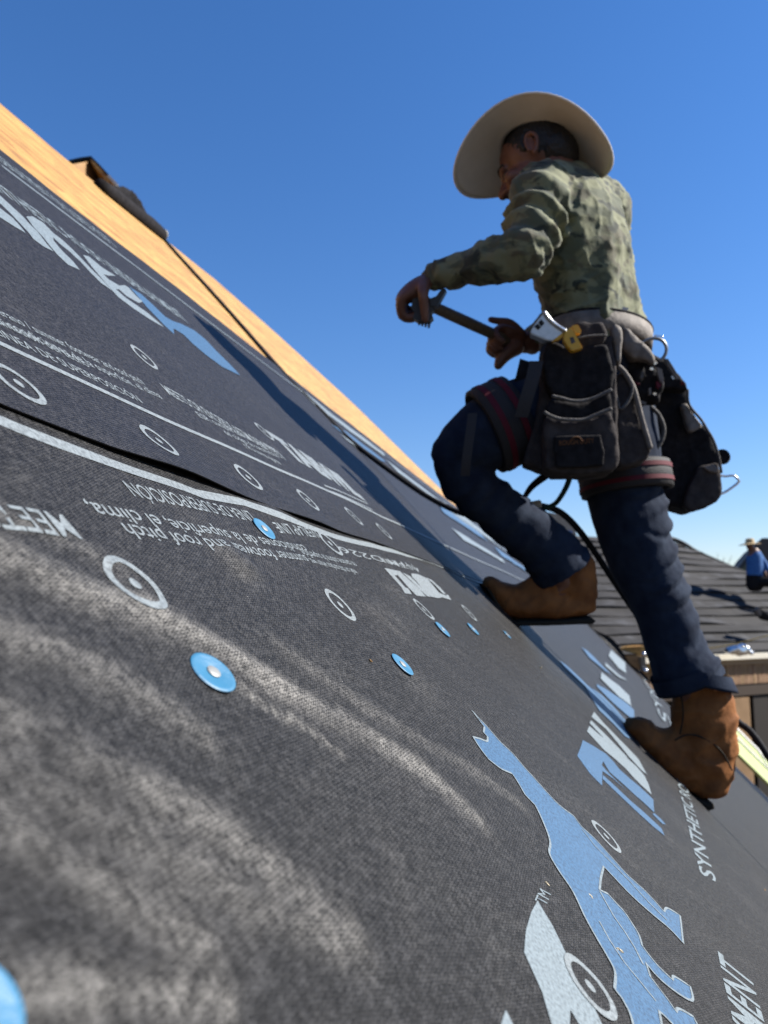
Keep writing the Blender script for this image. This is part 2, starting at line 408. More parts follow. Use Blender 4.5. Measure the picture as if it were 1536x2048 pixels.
U_low = steps(-3.6, [(-1.2, .08), (-.5, .025), (.40, .006), (.6, .05)])
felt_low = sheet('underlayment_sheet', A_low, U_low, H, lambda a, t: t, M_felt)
wa = felt_low.data.attributes.new('sheen_and_scuff', 'FLOAT', 'POINT')  # sheen off the creases painted as pale streaks, mixed with scuffing
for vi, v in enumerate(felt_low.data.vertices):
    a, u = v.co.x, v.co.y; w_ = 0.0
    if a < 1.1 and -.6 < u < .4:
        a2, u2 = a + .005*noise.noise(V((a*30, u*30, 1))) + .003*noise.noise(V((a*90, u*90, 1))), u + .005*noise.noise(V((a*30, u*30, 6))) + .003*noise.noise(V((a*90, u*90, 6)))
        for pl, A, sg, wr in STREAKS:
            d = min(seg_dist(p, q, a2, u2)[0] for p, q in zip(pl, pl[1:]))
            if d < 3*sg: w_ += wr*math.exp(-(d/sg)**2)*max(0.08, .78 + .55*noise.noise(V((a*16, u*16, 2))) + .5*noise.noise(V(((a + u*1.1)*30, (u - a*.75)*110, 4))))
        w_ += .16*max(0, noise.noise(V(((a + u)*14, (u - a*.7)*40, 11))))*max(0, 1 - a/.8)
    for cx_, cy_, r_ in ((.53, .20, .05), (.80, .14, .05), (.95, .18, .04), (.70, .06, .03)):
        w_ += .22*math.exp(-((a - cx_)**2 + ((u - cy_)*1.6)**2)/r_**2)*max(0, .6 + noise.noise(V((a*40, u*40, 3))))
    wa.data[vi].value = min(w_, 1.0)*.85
tag(felt_low, 'lower underlayment sheet with the large blue animal print')
T_up = steps(0, [(.05, .004), (.3, .02), (1, .05)])
felt_up = sheet('underlayment_sheet', A_low, T_up, HU, lambda a, t: useam(a) + t*(TOP + .004*noise.noise(V((a*3, 1, 1))) - useam(a)), M_felt2)
tag(felt_up, 'upper underlayment sheet lapping over the lower one')
# thin turned lip under the lifted edge, so that the lap has thickness
bm = bmesh.new(); prev = None
for a in A_low:
    u = useam(a); z = HU(a, u)
    q = [bm.verts.new((a, u, z)), bm.verts.new((a, u + .0006, z - .0014)), bm.verts.new((a, u + .05, HU(a, u + .05) - .0014))]
    if prev:
        for i in range(2): bm.faces.new((prev[i], prev[i+1], q[i+1], q[i]))
    prev = q
me = bpy.data.meshes.new('lip'); bm.to_mesh(me); bm.free()
link('lap_edge', me, M_black, felt_up, local=True)

# wood sheathing: boards with gaps, laid edge to edge up to the ridge
def deck_board(a0, a1, u0, u1f, w):
    bm = bmesh.new(); g = .002
    n = 4; pts = [(a0+g, u0)] + [(a1-g, u0)] + [(a1-g - (a1-a0-2*g)*k/n, None) for k in range(n+1)]
    pts = [(a, u if u is not None else u1f(a)) for a, u in pts]
    prism(bm, [(a, u, w) for a, u in pts], (0, 0, -.016))
    return link('wood_board', mesh_of(bm), M_osb, house, local=True)
ed = [-.5, 1.72, 4.0, 5.58, 7.0]
for a0, a1 in zip(ed, ed[1:]): deck_board(a0, a1, 1.20, ridge_u, -.004 - .0004*(a0 > 1.5))
deck_board(7.0, 7.25, 1.20, lambda a: ridge_u(a), -.004)
def lower_deck(a0, a1):
    bm = bmesh.new(); prism(bm, [(a0, -3.6, -.012), (a1, -3.6, -.012), (a1, min(1.19, ridge_u(a1)), -.012), (a0, min(1.19, ridge_u(a0)), -.012)], (0, 0, -.016))
    link('wood_board', mesh_of(bm), M_osb, house, local=True)
for a0, a1 in zip((-.5, 2.0, 4.4, 6.8), (2.0, 4.4, 6.8, 9.2)): lower_deck(a0, a1)
lower_deck(9.2, 11.0)
# far slope, gable and eave walls
bm = bmesh.new(); prev = None
for a, u in RIDGE:
    p = roofw(a, u, -.012); q = p + V((-3.3, .88, -3.6))
    vs = [bm.verts.new(p), bm.verts.new(q)]
    if prev: bm.faces.new((prev[0], vs[0], vs[1], prev[1]))
    prev = vs
link('far_slope', mesh_of(bm), M_osb_dark, house)
M_stud = mat('house_wrap_wall', (0.42, 0.40, 0.36), 0.8, col2=(0.36, 0.33, 0.29), nscale=6)
bm = bmesh.new()
e0, e1 = roofw(-.5, -3.45, -.03), roofw(10.9, -3.45, -.03)
vs = [bm.verts.new(p) for p in (e0, e1, V((e1.x, e1.y, 0)), V((e0.x, e0.y, 0)))]; bm.faces.new(vs)
link('eave_wall', mesh_of(bm), M_stud, house)
bm = bmesh.new()
g = [roofw(10.9, -3.45, -.03), roofw(10.9, 0.02, -.03)]
vs = [bm.verts.new(p) for p in (g[0], g[1], V((g[1].x - 3, g[1].y + .8, 0)), V((g[0].x, g[0].y, 0)))]; bm.faces.new(vs)
link('gable_wall', mesh_of(bm), M_stud, house)
M_whitetrim = mat('white_painted_trim', (0.74, 0.73, 0.70), 0.5, 0.4, col2=(0.68, 0.67, 0.63), nscale=12)
bm = bmesh.new(); box(bm, (11.02, -2.9, .005), ((.02, 0, 0), (0, .72, 0), (0, 0, .034)))
link('drip_edge', mesh_of(bm), M_whitetrim, house, local=True)
bm = bmesh.new(); box(bm, (5.2, -3.62, -.06), ((5.78, 0, 0), (0, .015, 0), (0, 0, .07)))
link('fascia_board', mesh_of(bm), M_whitetrim, house, local=True)
# curled loose felt end hanging over the rake edge
bm = bmesh.new(); rows = []
for i in range(25):
    u = 0.02 - 1.25*i/24
    k = math.sin(math.pi*i/24)**0.6
    rows.append([bm.verts.new((11.0 + .22*math.sin(t)*k + .01, u, .015 + .16*k*(1-math.cos(t)) * (0.7 + .5*noise.noise(V((u*3, 0, 0)))) - .05*t*k)) for t in (0, .5, 1.0, 1.5, 2.0)])
for r0, r1 in zip(rows, rows[1:]):
    for j in range(4): bm.faces.new((r0[j], r0[j+1], r1[j+1], r1[j]))
link('loose_felt_flap', mesh_of(bm), M_black, house, smooth=True, local=True)

# ------------------------------------------------------------------ printed marks (flat ink on the sheets)
def ink(name, polys, matl, parent, hf, w=0.0006, grid=0.02, tris=None):
    """flat print following the sheet: polygons in roof coordinates"""
    bm = bmesh.new()
    if tris:
        vs = [bm.verts.new((p[0], p[1], 0)) for p in tris[0]]
        for f in tris[1]:
            try: bm.faces.new([vs[i] for i in f])
            except ValueError: pass
    for pl in polys:
        try: bm.faces.new([bm.verts.new((p[0], p[1], 0)) for p in pl])
        except ValueError: pass
    bmesh.ops.triangulate(bm, faces=bm.faces[:])
    if grid:
        xs = [v.co.x for v in bm.verts]; ys = [v.co.y for v in bm.verts]
        for ax, lo, hi in ((0, min(xs), max(xs)), (1, min(ys), max(ys))):
            x = math.floor(lo/grid)*grid + grid; k = 0
            while x < hi and k < 120:
                co = [0, 0, 0]; no = [0, 0, 0]; co[ax] = x; no[ax] = 1
                bmesh.ops.bisect_plane(bm, geom=bm.verts[:] + bm.edges[:] + bm.faces[:], plane_co=co, plane_no=no, dist=1e-6); x += grid; k += 1
    for v in bm.verts: v.co.z = hf(v.co.x, v.co.y) + w*(.75 + 3.0*max(0, v.co.x - 1.1))
    for f in bm.faces:
        if f.normal.z < 0: f.normal_flip()
    me = bpy.data.meshes.new(name); bm.to_mesh(me); bm.free()
    for p in me.polygons: p.use_smooth = True
    return link(name, me, matl, parent, local=True)
def ribbon_polys(pts, wd, closed=False):
    out = []; P = [V((p[0], p[1])) for p in pts]
    if closed: P.append(P[0])
    L_ = []
    for i, p in enumerate(P):
        if closed: t = P[(i+1) % (len(P)-1)] - P[(i-1) % (len(P)-1)]
        else: t = P[min(i+1, len(P)-1)] - P[max(i-1, 0)]
        t.normalize(); n = V((-t.y, t.x)); L_.append((p + n*wd/2, p - n*wd/2))
    for (a, b), (c, d) in zip(L_, L_[1:]): out.append([a, c, d, b])
    return out
def text_tris(s, bold=0.0, spacing=1.0):
    cu = bpy.data.curves.new('t', 'FONT'); cu.body = s; cu.size = 1.0; cu.offset = bold; cu.resolution_u = 3; cu.space_character = spacing
    o = bpy.data.objects.new('t', cu); C.objects.link(o)
    dg = bpy.context.evaluated_depsgraph_get(); dg.update()
    me = bpy.data.meshes.new_from_object(o.evaluated_get(dg))
    vs = [(v.co.x, v.co.y) for v in me.vertices]; fs = [tuple(p.vertices) for p in me.polygons]
    bpy.data.objects.remove(o); bpy.data.curves.remove(cu); bpy.data.meshes.remove(me)
    x0 = min(v[0] for v in vs); x1 = max(v[0] for v in vs)
    return [((x-x0)/(x1-x0), y/0.72) for x, y in vs], fs
def lettering(s, p0, p1, up, matl, parent, hf, bold=0.0, grid=0.03):
    """write s along p0 -> p1 (roof coordinates), cap height vector up"""
    vs, fs = text_tris(s, bold)
    p0, p1, up = V(p0), V(p1), V(up)
    pts = [p0 + (p1-p0)*x + up*y for x, y in vs]
    return ink('lettering', [], matl, parent, hf, w=0.0006, grid=grid, tris=(pts, fs))

def ring_mark(c, parent, hf, r=0.0205):
    n = 36; wd = 0.0054; polys = []
    for k in range(n):
        t0, t1 = 2*math.pi*k/n, 2*math.pi*(k+1)/n
        polys.append([(c[0]+r*math.cos(t0), c[1]+r*math.sin(t0)), (c[0]+r*math.cos(t1), c[1]+r*math.sin(t1)),
                      (c[0]+(r-wd)*math.cos(t1), c[1]+(r-wd)*math.sin(t1)), (c[0]+(r-wd)*math.cos(t0), c[1]+(r-wd)*math.sin(t0))])
    WW = .0007 if c[0] > .75 or c[1] > .2 else .0006
    polys.append([(c[0]+.0042*math.cos(2*math.pi*k/12), c[1]+.0042*math.sin(2*math.pi*k/12)) for k in range(12)])
    return ink('ring_mark', polys, M_white, parent, hf, w=WW, grid=0)
for c in [(0.4046,0.3494),(0.5741,0.3492),(0.7529,0.3481),(0.935,0.3485),(1.1365,0.3503),(1.2928,0.3399),(0.7754,0.5619),(1.0781,0.5317),(1.3339,0.5069)]: ring_mark(c, felt_up, HU)
for c in [(0.3545,0.1689),(0.6844,0.1604),(1.0234,0.1532),(1.4042,0.1469),(0.8711,-0.1728),(0.4931,-0.1499),(0.8521,0.2602)]: ring_mark(c, felt_low, H)
R_G = (0.4931,-0.1499)
ink('ring_ground', [[(R_G[0] + .0205*math.cos(k*math.pi/16), R_G[1] + .0205*math.sin(k*math.pi/16)) for k in range(32)]], M_felt, felt_low, H, w=.00095, grid=0)
ring_mark((R_G[0], R_G[1]), felt_low, lambda a, u: H(a, u) + .0004)

# lap lines
LINE_A = [(x, lerp_tab([(0.40, .430), (1.0, .430), (1.6, .425), (3.0, .41)], x)) for x in steps(-.3, [(1.6, .04), (11, .4)])]
ink('lap_line', ribbon_polys([(a, 0.4065 + .0*a) for a, u in LINE_A], 0.0070), M_white, felt_up, HU, grid=0)
Cl = [(0.3333,0.2998),(0.3517,0.2949),(0.4037,0.2907),(0.4692,0.2885),(0.5454,0.2885),(0.5719,0.2866),(0.6609,0.2956),(0.7322,0.2875),(0.8002,0.2857),(0.914,0.2784),(1.1319,0.2822),(1.4771,0.2927),(2.0616,0.2638)]
Cl = [(-.3, .32)] + Cl + [(3.2, .23), (10.9, .05)]
Cl2 = [(x, lerp_tab(Cl, x)) for x in steps(-.3, [(2.2, .03), (10.8, .4)])]
ink('lap_line', ribbon_polys(Cl2, 0.0112), M_white, felt_low, H, grid=0)
ink('lap_line', ribbon_polys([(x, 1.18) for x in steps(1.0, [(10, .2)])], .012), M_pale, felt_up, HU, grid=0)
ink('lap_line', ribbon_polys([(x, .92) for x in steps(2.3, [(10, .2)])], .03), M_pale, felt_up, HU, grid=0)

# large animal print, lower sheet
DOG = [(0.8011,0.0119),(0.8023,0.0025),(0.8051,-0.0104),(0.8015,-0.0302),(0.8052,-0.0471),(0.8008,-0.0621),(0.8007,-0.0792),(0.8007,-0.096),(0.8042,-0.1125),(0.8188,-0.1286),(0.8101,-0.1398),(0.8173,-0.1562),(0.8165,-0.1698),(0.8158,-0.1832),(0.8156,-0.1991),(0.8245,-0.2235),(0.8221,-0.2453),(0.8453,-0.2521),(0.8685,-0.2712),(0.7894,-0.2647),(0.7888,-0.2475),(0.7735,-0.2213),(0.7616,-0.1958),(0.7584,-0.1671),(0.7219,-0.1638),(0.6865,-0.162),(0.699,-0.1714),(0.6985,-0.1805),(0.6979,-0.1895),(0.6896,-0.1979),(0.681,-0.2038),(0.6649,-0.2057),(0.6617,-0.2116),(0.6592,-0.2207),(0.6626,-0.2355),(0.6749,-0.2392),(0.6908,-0.2572),(0.662,-0.254),(0.6428,-0.2338),(0.635,-0.218),(0.6366,-0.2072),(0.6188,-0.2094),(0.6149,-0.2177),(0.6126,-0.224),(0.6068,-0.2317),(0.617,-0.235),(0.6324,-0.2507),(0.6178,-0.2548),(0.5786,-0.2312),(0.5751,-0.2167),(0.5724,-0.2119),(0.5419,-0.2093),(0.5002,-0.1843),(0.5155,-0.1821),(0.5252,-0.1761),(0.5267,-0.1702),(0.5548,-0.1722),(0.5653,-0.1681),(0.5786,-0.1582),(0.5945,-0.1466),(0.6155,-0.1341),(0.6248,-0.119),(0.638,-0.1085),(0.6642,-0.1079),(0.6839,-0.1042),(0.7094,-0.095),(0.7251,-0.0861),(0.7224,-0.0736),(0.7352,-0.0617),(0.74,-0.0544),(0.7186,-0.043),(0.7065,-0.0294),(0.713,-0.0177),(0.7238,-0.007),(0.7406,-0.0124),(0.7576,-0.0189),(0.7748,-0.0167),(0.7736,-0.0112),(0.7946,-0.0085)]
def smooth_outline(P, corner=42, sub=4):
    n = len(P); Q = [V((p[0], p[1])) for p in P]; out = []
    def is_corner(i):
        a, b = Q[i] - Q[i-1], Q[(i+1) % n] - Q[i]
        return a.length < 1e-6 or b.length < 1e-6 or math.degrees(a.angle(b)) > corner
    cs = [is_corner(i) for i in range(n)]
    for i in range(n):
        p1, p2 = Q[i], Q[(i+1) % n]
        p0 = p1*2 - p2 if cs[i] else Q[i-1]
        p3 = p2*2 - p1 if cs[(i+1) % n] else Q[(i+2) % n]
        for k in range(sub):
            t = k/sub
            q = 0.5*((2*p1) + (p2-p0)*t + (2*p0-5*p1+4*p2-p3)*t*t + (3*p1-p0-3*p2+p3)*t**3)
            out.append((q.x, q.y))
    return out
DOG = smooth_outline(DOG)
ink('animal_print', [DOG], M_blue, felt_low, H, w=.0006)
ink('animal_print_outline', ribbon_polys(DOG, 0.0024, True), M_pale, felt_low, H, w=.0010, grid=0)
for pl in ([(0.684,-0.162),(0.673,-0.1684),(0.6606,-0.1767),(0.6537,-0.187),(0.6427,-0.1966),(0.6275,-0.2034)], [(0.6176,-0.1608),(0.6039,-0.1704),(0.5918,-0.1833),(0.5876,-0.1961),(0.5839,-0.2105)], [(0.8029,-0.1399),(0.7922,-0.156),(0.7957,-0.1719),(0.8014,-0.1982),(0.8001,-0.2238),(0.8052,-0.2471)]):
    ink('animal_print_outline', ribbon_polys(pl, .0022), M_pale, felt_low, H, w=.0011, grid=0)
ink('brand_letter', [[(0.5292,-0.105),(0.5174,-0.1194),(0.4983,-0.1332),(0.4809,-0.1362),(0.4732,-0.1443),(0.4731,-0.1536),(0.4621,-0.1602),(0.4362,-0.1448),(0.4417,-0.1362),(0.4219,-0.1362),(0.4038,-0.1254),(0.4253,-0.1165),(0.4435,-0.102),(0.471,-0.1004),(0.5032,-0.1021)], [(0.3725,-0.0977),(0.3561,-0.0969),(0.3676,-0.1038)]], M_pale, felt_low, H)
lettering('TM', [(0.5367,-0.1126)][0], [(0.5657,-0.1152)][0], V([(0.5531,-0.1049)][0]) - V([(0.5657,-0.1152)][0]), M_pale, felt_low, H)
# second print beside the boot
for pl in ([(1.8044,-0.158),(1.7814,-0.1807),(1.7712,-0.231),(1.7788,-0.2867),(1.6718,-0.3002),(1.6479,-0.2841),(1.6502,-0.2512),(1.7169,-0.1905),(1.6648,-0.1494)],
           [(1.6067,-0.1481),(1.6197,-0.1882),(1.6202,-0.2392),(1.6144,-0.2464),(1.5457,-0.1864),(1.5457,-0.1444)],
           [(1.5016,-0.1434),(1.5237,-0.1665),(1.5882,-0.2076),(1.6079,-0.2485),(1.6248,-0.2697),(1.6139,-0.2887),(1.5623,-0.2938),(1.4671,-0.2916),(1.4522,-0.2679),(1.4492,-0.2499),(1.4571,-0.2301),(1.4418,-0.2044),(1.4159,-0.1789),(1.4202,-0.1392)]):
    ink('brand_letter', [pl], M_pale, felt_low, H)
for pl in ([(1.2903,-0.1319),(1.3406,-0.1538),(1.3955,-0.1829),(1.3985,-0.2006),(1.3802,-0.2129),(1.3933,-0.2309),(1.4185,-0.2586),(1.4347,-0.2927),(1.3122,-0.2823),(1.3041,-0.2617),(1.2827,-0.2382),(1.2695,-0.2117),(1.2568,-0.1875),(1.2934,-0.1753),(1.2456,-0.1714),(1.2399,-0.185),(1.2438,-0.2066),(1.2466,-0.2222),(1.2335,-0.1945),(1.2019,-0.1716),(1.097,-0.1697),(1.096,-0.1479),(1.1281,-0.1251)],
           [(1.1758,-0.172),(1.187,-0.1928),(1.2,-0.2231),(1.2206,-0.2525),(1.2346,-0.2873),(1.2011,-0.2889),(1.1787,-0.265),(1.1668,-0.239),(1.153,-0.2023),(1.1472,-0.1715)],
           [(1.3077,-0.2818),(1.3188,-0.2949),(1.3164,-0.3065),(1.2843,-0.2949),(1.2808,-0.2752)]):
    ink('brand_letter', [pl], M_blue, felt_low, H)
ink('animal_print', [[(2.2058,-0.0351),(2.2493,-0.0571),(2.2824,-0.1082),(2.2851,-0.1379),(2.41,-0.1917),(2.4137,-0.2379),(2.3567,-0.2878),(2.2711,-0.2898),(2.2411,-0.2599),(2.1157,-0.2735),(2.0475,-0.2823),(1.9806,-0.2625),(1.997,-0.2226),(1.9706,-0.1777),(2.079,-0.1525),(2.2018,-0.1313),(2.1717,-0.0925),(2.1424,-0.058)]], M_blue, felt_low, H)
ink('brand_letter', [[(2.692,-0.1793),(2.8181,-0.2169),(3.0049,-0.2882),(3.1604,-0.3452),(3.1881,-0.3743),(2.6817,-0.3384),(2.5859,-0.2932),(2.5458,-0.2266),(2.56,-0.1758)]], M_blue, felt_low, H)
ink('animal_print', [[(3.824,-0.0859),(3.991,-0.1287),(3.9879,-0.187),(3.9856,-0.232),(3.983,-0.2829),(3.8181,-0.2408),(3.7414,-0.1908),(3.6671,-0.1424)]], M_blue, felt_low, H)
for pl in ([(3.4899,-0.2105),(3.7373,-0.3222),(3.7354,-0.381),(3.2723,-0.3675),(3.0547,-0.2905),(3.0522,-0.198)], [(4.7055,-0.262),(4.8171,-0.3723),(5.2184,-0.4651),(4.5764,-0.3611),(4.3154,-0.2492)],
           [(9.0058,-0.4444),(9.6107,-0.686),(6.2968,-0.5106),(5.908,-0.4135),(6.3423,-0.3317)]):
    ink('brand_letter', [pl], M_pale, felt_low, H)
# SYNTHETIC ROOF UNDERLAYMENT, running away from the lens
def away(s, b0, b1, t0, matl=M_pale, bold=.012):
    b0, b1, t0 = V(b0), V(b1), V(t0); lettering(s, b0, b1, t0 - b0, matl, felt_low, H, bold)
away('SYNTHETIC ROOF', (1.2757,-0.3984), (2.401,-0.507), (1.2021,-0.3537))
lettering('UNDERLAYMENT', (0.4677,-0.3274), (0.9257,-0.375), V((0.8847,-0.3206)) - V((0.9257,-0.375)), M_pale, felt_low, H, .012)
away('SYNTHETIC ROOF', (5.1364,-0.8274), (25.0872,-2.0877), (4.514,-0.6573), M_pale, .0)

# text beside the lap lines: upright on the upper sheet, upside down on the lower
def up_row(s, p0, p1, h, bold=.004, matl=M_white): lettering(s, p0, p1, (0, h), matl, felt_up, HU, bold, grid=.05)
def dn_row(s, p0, p1, h, bold=.004, matl=M_white): lettering(s, p0, p1, (0, -h), matl, felt_low, H, bold, grid=.05)
up_row('en el verano / summer footwear and roof pitch', (0.4399,0.4634), (0.6883,0.4745), .0125)
up_row('con las condiciones de la superficie, el clima', (0.4221,0.4436), (0.7052,0.4589), .0125)
up_row('la inclinaci\u00f3n del techo', (0.4309,0.4433), (0.5709,0.4467), .0125)
up_row('L\u00cdNEA DE SUPERPOSICI\u00d3N', (0.4388,0.421), (0.6283,0.4219), .012)
up_row('MEETS OR EXCEEDS ASTM D226 TYPE II', (0.7438,0.4815), (1.0334,0.4514), .022, .01)
up_row('ESR cumple con los requisitos', (0.7807,0.4559), (1.0265,0.468), .012)
up_row('del c\u00f3digo de construcci\u00f3n', (0.8275,0.4419), (1.0011,0.4477), .011)
up_row('y de la norma vigente', (0.8639,0.4314), (0.974,0.4267), .011)
up_row('TABWIL', (1.1,0.4814), (1.439,0.4509), .062, .07)
for q0, q1 in (((1.1411,0.4221), (1.4276,0.4372)), ((1.1523,0.4095), (1.411,0.4172))): ink('thin_line', ribbon_polys([q0, q1], .004), M_white, felt_up, HU, grid=.05)
dn_row('L\u00cdNEA DE SUPERPOSICI\u00d3N', (0.6592,0.2816), (0.4435,0.2699), .0155, .006)
dn_row('OVERLAP LINE', (0.8452,0.2819), (0.7025,0.2731), .015, .006)
dn_row('condiciones de la superficie, el clima,', (0.7392,0.2457), (0.3718,0.2356), .0135, .004)
dn_row('summer footwear and roof pitch', (0.7122,0.2284), (0.3942,0.2217), .0135, .004)
dn_row('no camine sobre la superficie', (0.8781,0.231), (0.7138,0.237), .011)
dn_row('walk on this surface when wet', (0.8491,0.2162), (0.7165,0.2246), .010)
dn_row('ASTM D226', (1.3073,0.2536), (0.87,0.2581), .012); dn_row('TYPE II', (1.2953,0.2611), (1.0594,0.2538), .010)
dn_row('MEETS', (0.3386,0.2177), (0.2725,0.2167), .019, .008)
BL = [[(1.0202,0.2315),(1.0435,0.2312),(1.0413,0.195),(1.0559,0.1946),(1.0419,0.1825),(1.0007,0.1827),(1.0168,0.195)], [(1.0435,0.2312),(1.0852,0.2311),(1.0772,0.2216),(1.0405,0.2183)], [(1.0852,0.2311),(1.1132,0.232),(1.1346,0.1945),(1.1269,0.1797),(1.066,0.1807),(1.0635,0.1939),(1.0661,0.2199)],
      [(1.1239,0.23),(1.155,0.2243),(1.166,0.1879),(1.1609,0.1794),(1.1392,0.1811),(1.1342,0.1967)], [(1.1831,0.2312),(1.2432,0.2333),(1.3022,0.2283),(1.293,0.2178),(1.276,0.1925),(1.3202,0.1877),(1.3598,0.1914),(1.3333,0.1767),(1.2624,0.1813),(1.2207,0.1786),(1.1651,0.1806),(1.1598,0.1977),(1.1662,0.2114),(1.1642,0.2226)],
      [(1.2992,0.23),(1.3362,0.2277),(1.351,0.2091),(1.3394,0.1914),(1.3085,0.1911),(1.3157,0.2139)]]
for i, pl in enumerate(BL): ink('brand_letter', [pl], M_white, felt_low, H, w=.0006 + .0001*i)
# big brand print on the upper sheet
for pl in ([(0.7257,0.8442),(0.7437,0.8324),(0.7573,0.826),(0.7562,0.808),(0.7509,0.7881),(0.725,0.7828),(0.7064,0.7812),(0.6769,0.7747)],
           [(0.7906,0.9367),(0.8011,0.9111),(0.8096,0.8959),(0.8181,0.8805),(0.8158,0.8644),(0.8193,0.847),(0.8056,0.8086),(0.8032,0.7897),(0.7761,0.7804),(0.7611,0.7839),(0.767,0.8016),(0.7675,0.823),(0.768,0.8446),(0.7647,0.8611),(0.7473,0.875)],
           [(0.8354,0.895),(0.869,0.9235),(0.8977,0.9315),(0.9021,0.9085),(0.9186,0.9046),(0.9284,0.8877),(0.9314,0.8722),(0.9303,0.8429),(0.9346,0.8199),(0.9323,0.791),(0.9056,0.7911),(0.9017,0.8115),(0.9046,0.8419),(0.8962,0.8597),(0.8825,0.8664),(0.8775,0.8796),(0.862,0.86),(0.8561,0.8306),(0.8603,0.8092),(0.8535,0.7854),(0.8163,0.771),(0.808,0.7863),(0.8115,0.8052),(0.8213,0.8365),(0.8222,0.8595)],
           [(0.9645,0.9023),(0.9977,0.922),(1.0185,0.9095),(1.0684,0.9211),(1.0124,0.8832),(0.984,0.8669),(0.9873,0.8569),(1.0235,0.865),(1.0694,0.8964),(1.0856,0.9012),(1.0821,0.873),(1.0918,0.866),(1.0505,0.8374),(1.0047,0.8266),(0.9955,0.8365),(0.9723,0.8222),(0.9819,0.8085),(1.018,0.8109),(1.0489,0.8112),(1.0768,0.7902),(1.0144,0.7741),(0.9656,0.7692),(0.9313,0.7756),(0.9339,0.7963),(0.9412,0.827),(0.9488,0.8586)]):
    ink('brand_letter', [pl], M_pale, felt_up, HU)
ink('animal_print', [[(1.0992,0.9133),(1.1531,0.9277),(1.1672,0.9023),(1.1721,0.8737),(1.2111,0.8832),(1.2723,0.9101),(1.3527,0.9353),(1.3808,0.921),(1.3742,0.8791),(1.3792,0.8466),(1.3736,0.8008),(1.2609,0.7759),(1.2073,0.7838),(1.1842,0.8027),(1.1802,0.8263),(1.1424,0.8232),(1.1038,0.7869),(1.0924,0.8024),(1.0845,0.8465)]], M_blue, felt_up, HU)
up_row('SYNTHETIC ROOF UNDERLAYMENT', [(0.7812,0.9377)][0], [(1.374,0.9652)][0], .05, .01, M_pale)
up_row('UNDERLAYMENT FOR SLOPED ROOFS', [(0.9939,1.2097)][0], [(1.3749,1.2275)][0], .05, .0, M_pale)
for k, (a0, a1, u0, u1) in enumerate(((2.4, 3.3, 1.12, 1.22), (2.3, 2.9, .98, 1.05), (3.2, 4.2, .98, 1.06), (3.6, 5.2, .80, .92), (4.6, 6.5, .95, 1.1), (5.2, 7.5, .66, .78), (3.1, 4.6, .55, .62))):
    ink('brand_letter', [[(a0, u0), (a1, u0 - .01), (a1 + .2, u1 - .03), (a0 + .3*(k % 2), u1)]], (M_pale, M_blue)[k % 2], felt_up, HU, grid=.1)

# ------------------------------------------------------------------ cap nails
GN = 'blue plastic cap nails in the underlayment'
def cap_nail(c, label, r=.0135, tilt=(0, 0), w=0.0011):
    a, u = c; o = thing('cap_nail', roofw(a, u), label, 'cap nail', GN)
    prof = [(0.0, .0006), (.0022, .0006), (.0028, .0009), (r*.72, .0010), (r*.84, .0014), (r*.93, .0015), (r, .0010), (r*.99, .0003), (r*.6, 0.0)]
    n = 32; z0 = H(a, u) + w
    def P(x, y, z): return roofw(a + x, u + y, z0 + z + x*tilt[0] + y*tilt[1])
    bm = bmesh.new(); rings = []
    for rr, z in prof[1:]:
        rings.append([bm.verts.new(P(rr*math.cos(2*math.pi*k/n), rr*math.sin(2*math.pi*k/n), z)) for k in range(n)])
    for r0, r1 in zip(rings, rings[1:]):
        for k in range(n): bm.faces.new((r0[k], r0[(k+1) % n], r1[(k+1) % n], r1[k]))
    bm.faces.new(rings[0]); bm.faces.new(rings[-1][::-1])
    link('cap', mesh_of(bm), M_cap, o, smooth=True, angle=50)
    bm = bmesh.new(); rings = []
    for rr, z in ((.0040, .0008), (.0040, .0015), (.0031, .0019), (.0012, .0020)):
        rings.append([bm.verts.new(P(rr*math.cos(2*math.pi*k/16), rr*math.sin(2*math.pi*k/16), z)) for k in range(16)])
    for r0, r1 in zip(rings, rings[1:]):
        for k in range(16): bm.faces.new((r0[k], r0[(k+1) % 16], r1[(k+1) % 16], r1[k]))
    bm.faces.new(rings[-1]); link('nail_head', mesh_of(bm), M_nail, o, smooth=True, angle=40)
cap_nail((0.3574,0.106), 'largest whole blue cap nail, alone in the foreground left of centre', tilt=(.10, -.05))
cap_nail((0.6571,0.2563), 'blue cap nail just under the lap seam between the white lines of text', tilt=(.05, .03))
cap_nail((0.7015,0.0828), 'blue cap nail on bare felt right of the wood crumb', tilt=(.02, -.02))
cap_nail((1.0115,0.1149), 'small blue cap nail below the bold white lettering, nearer of the far row', tilt=(0, 0))
cap_nail((1.2704,0.1098), 'small blue cap nail just left of the raised boot shadow')
cap_nail((1.6174,0.0825), 'tiny farthest blue cap nail under the toe of the raised boot', r=.011)
cap_nail((0.1462,0.0298), 'blurred blue cap nail cut off by the lower left corner of the picture', tilt=(0, 0))

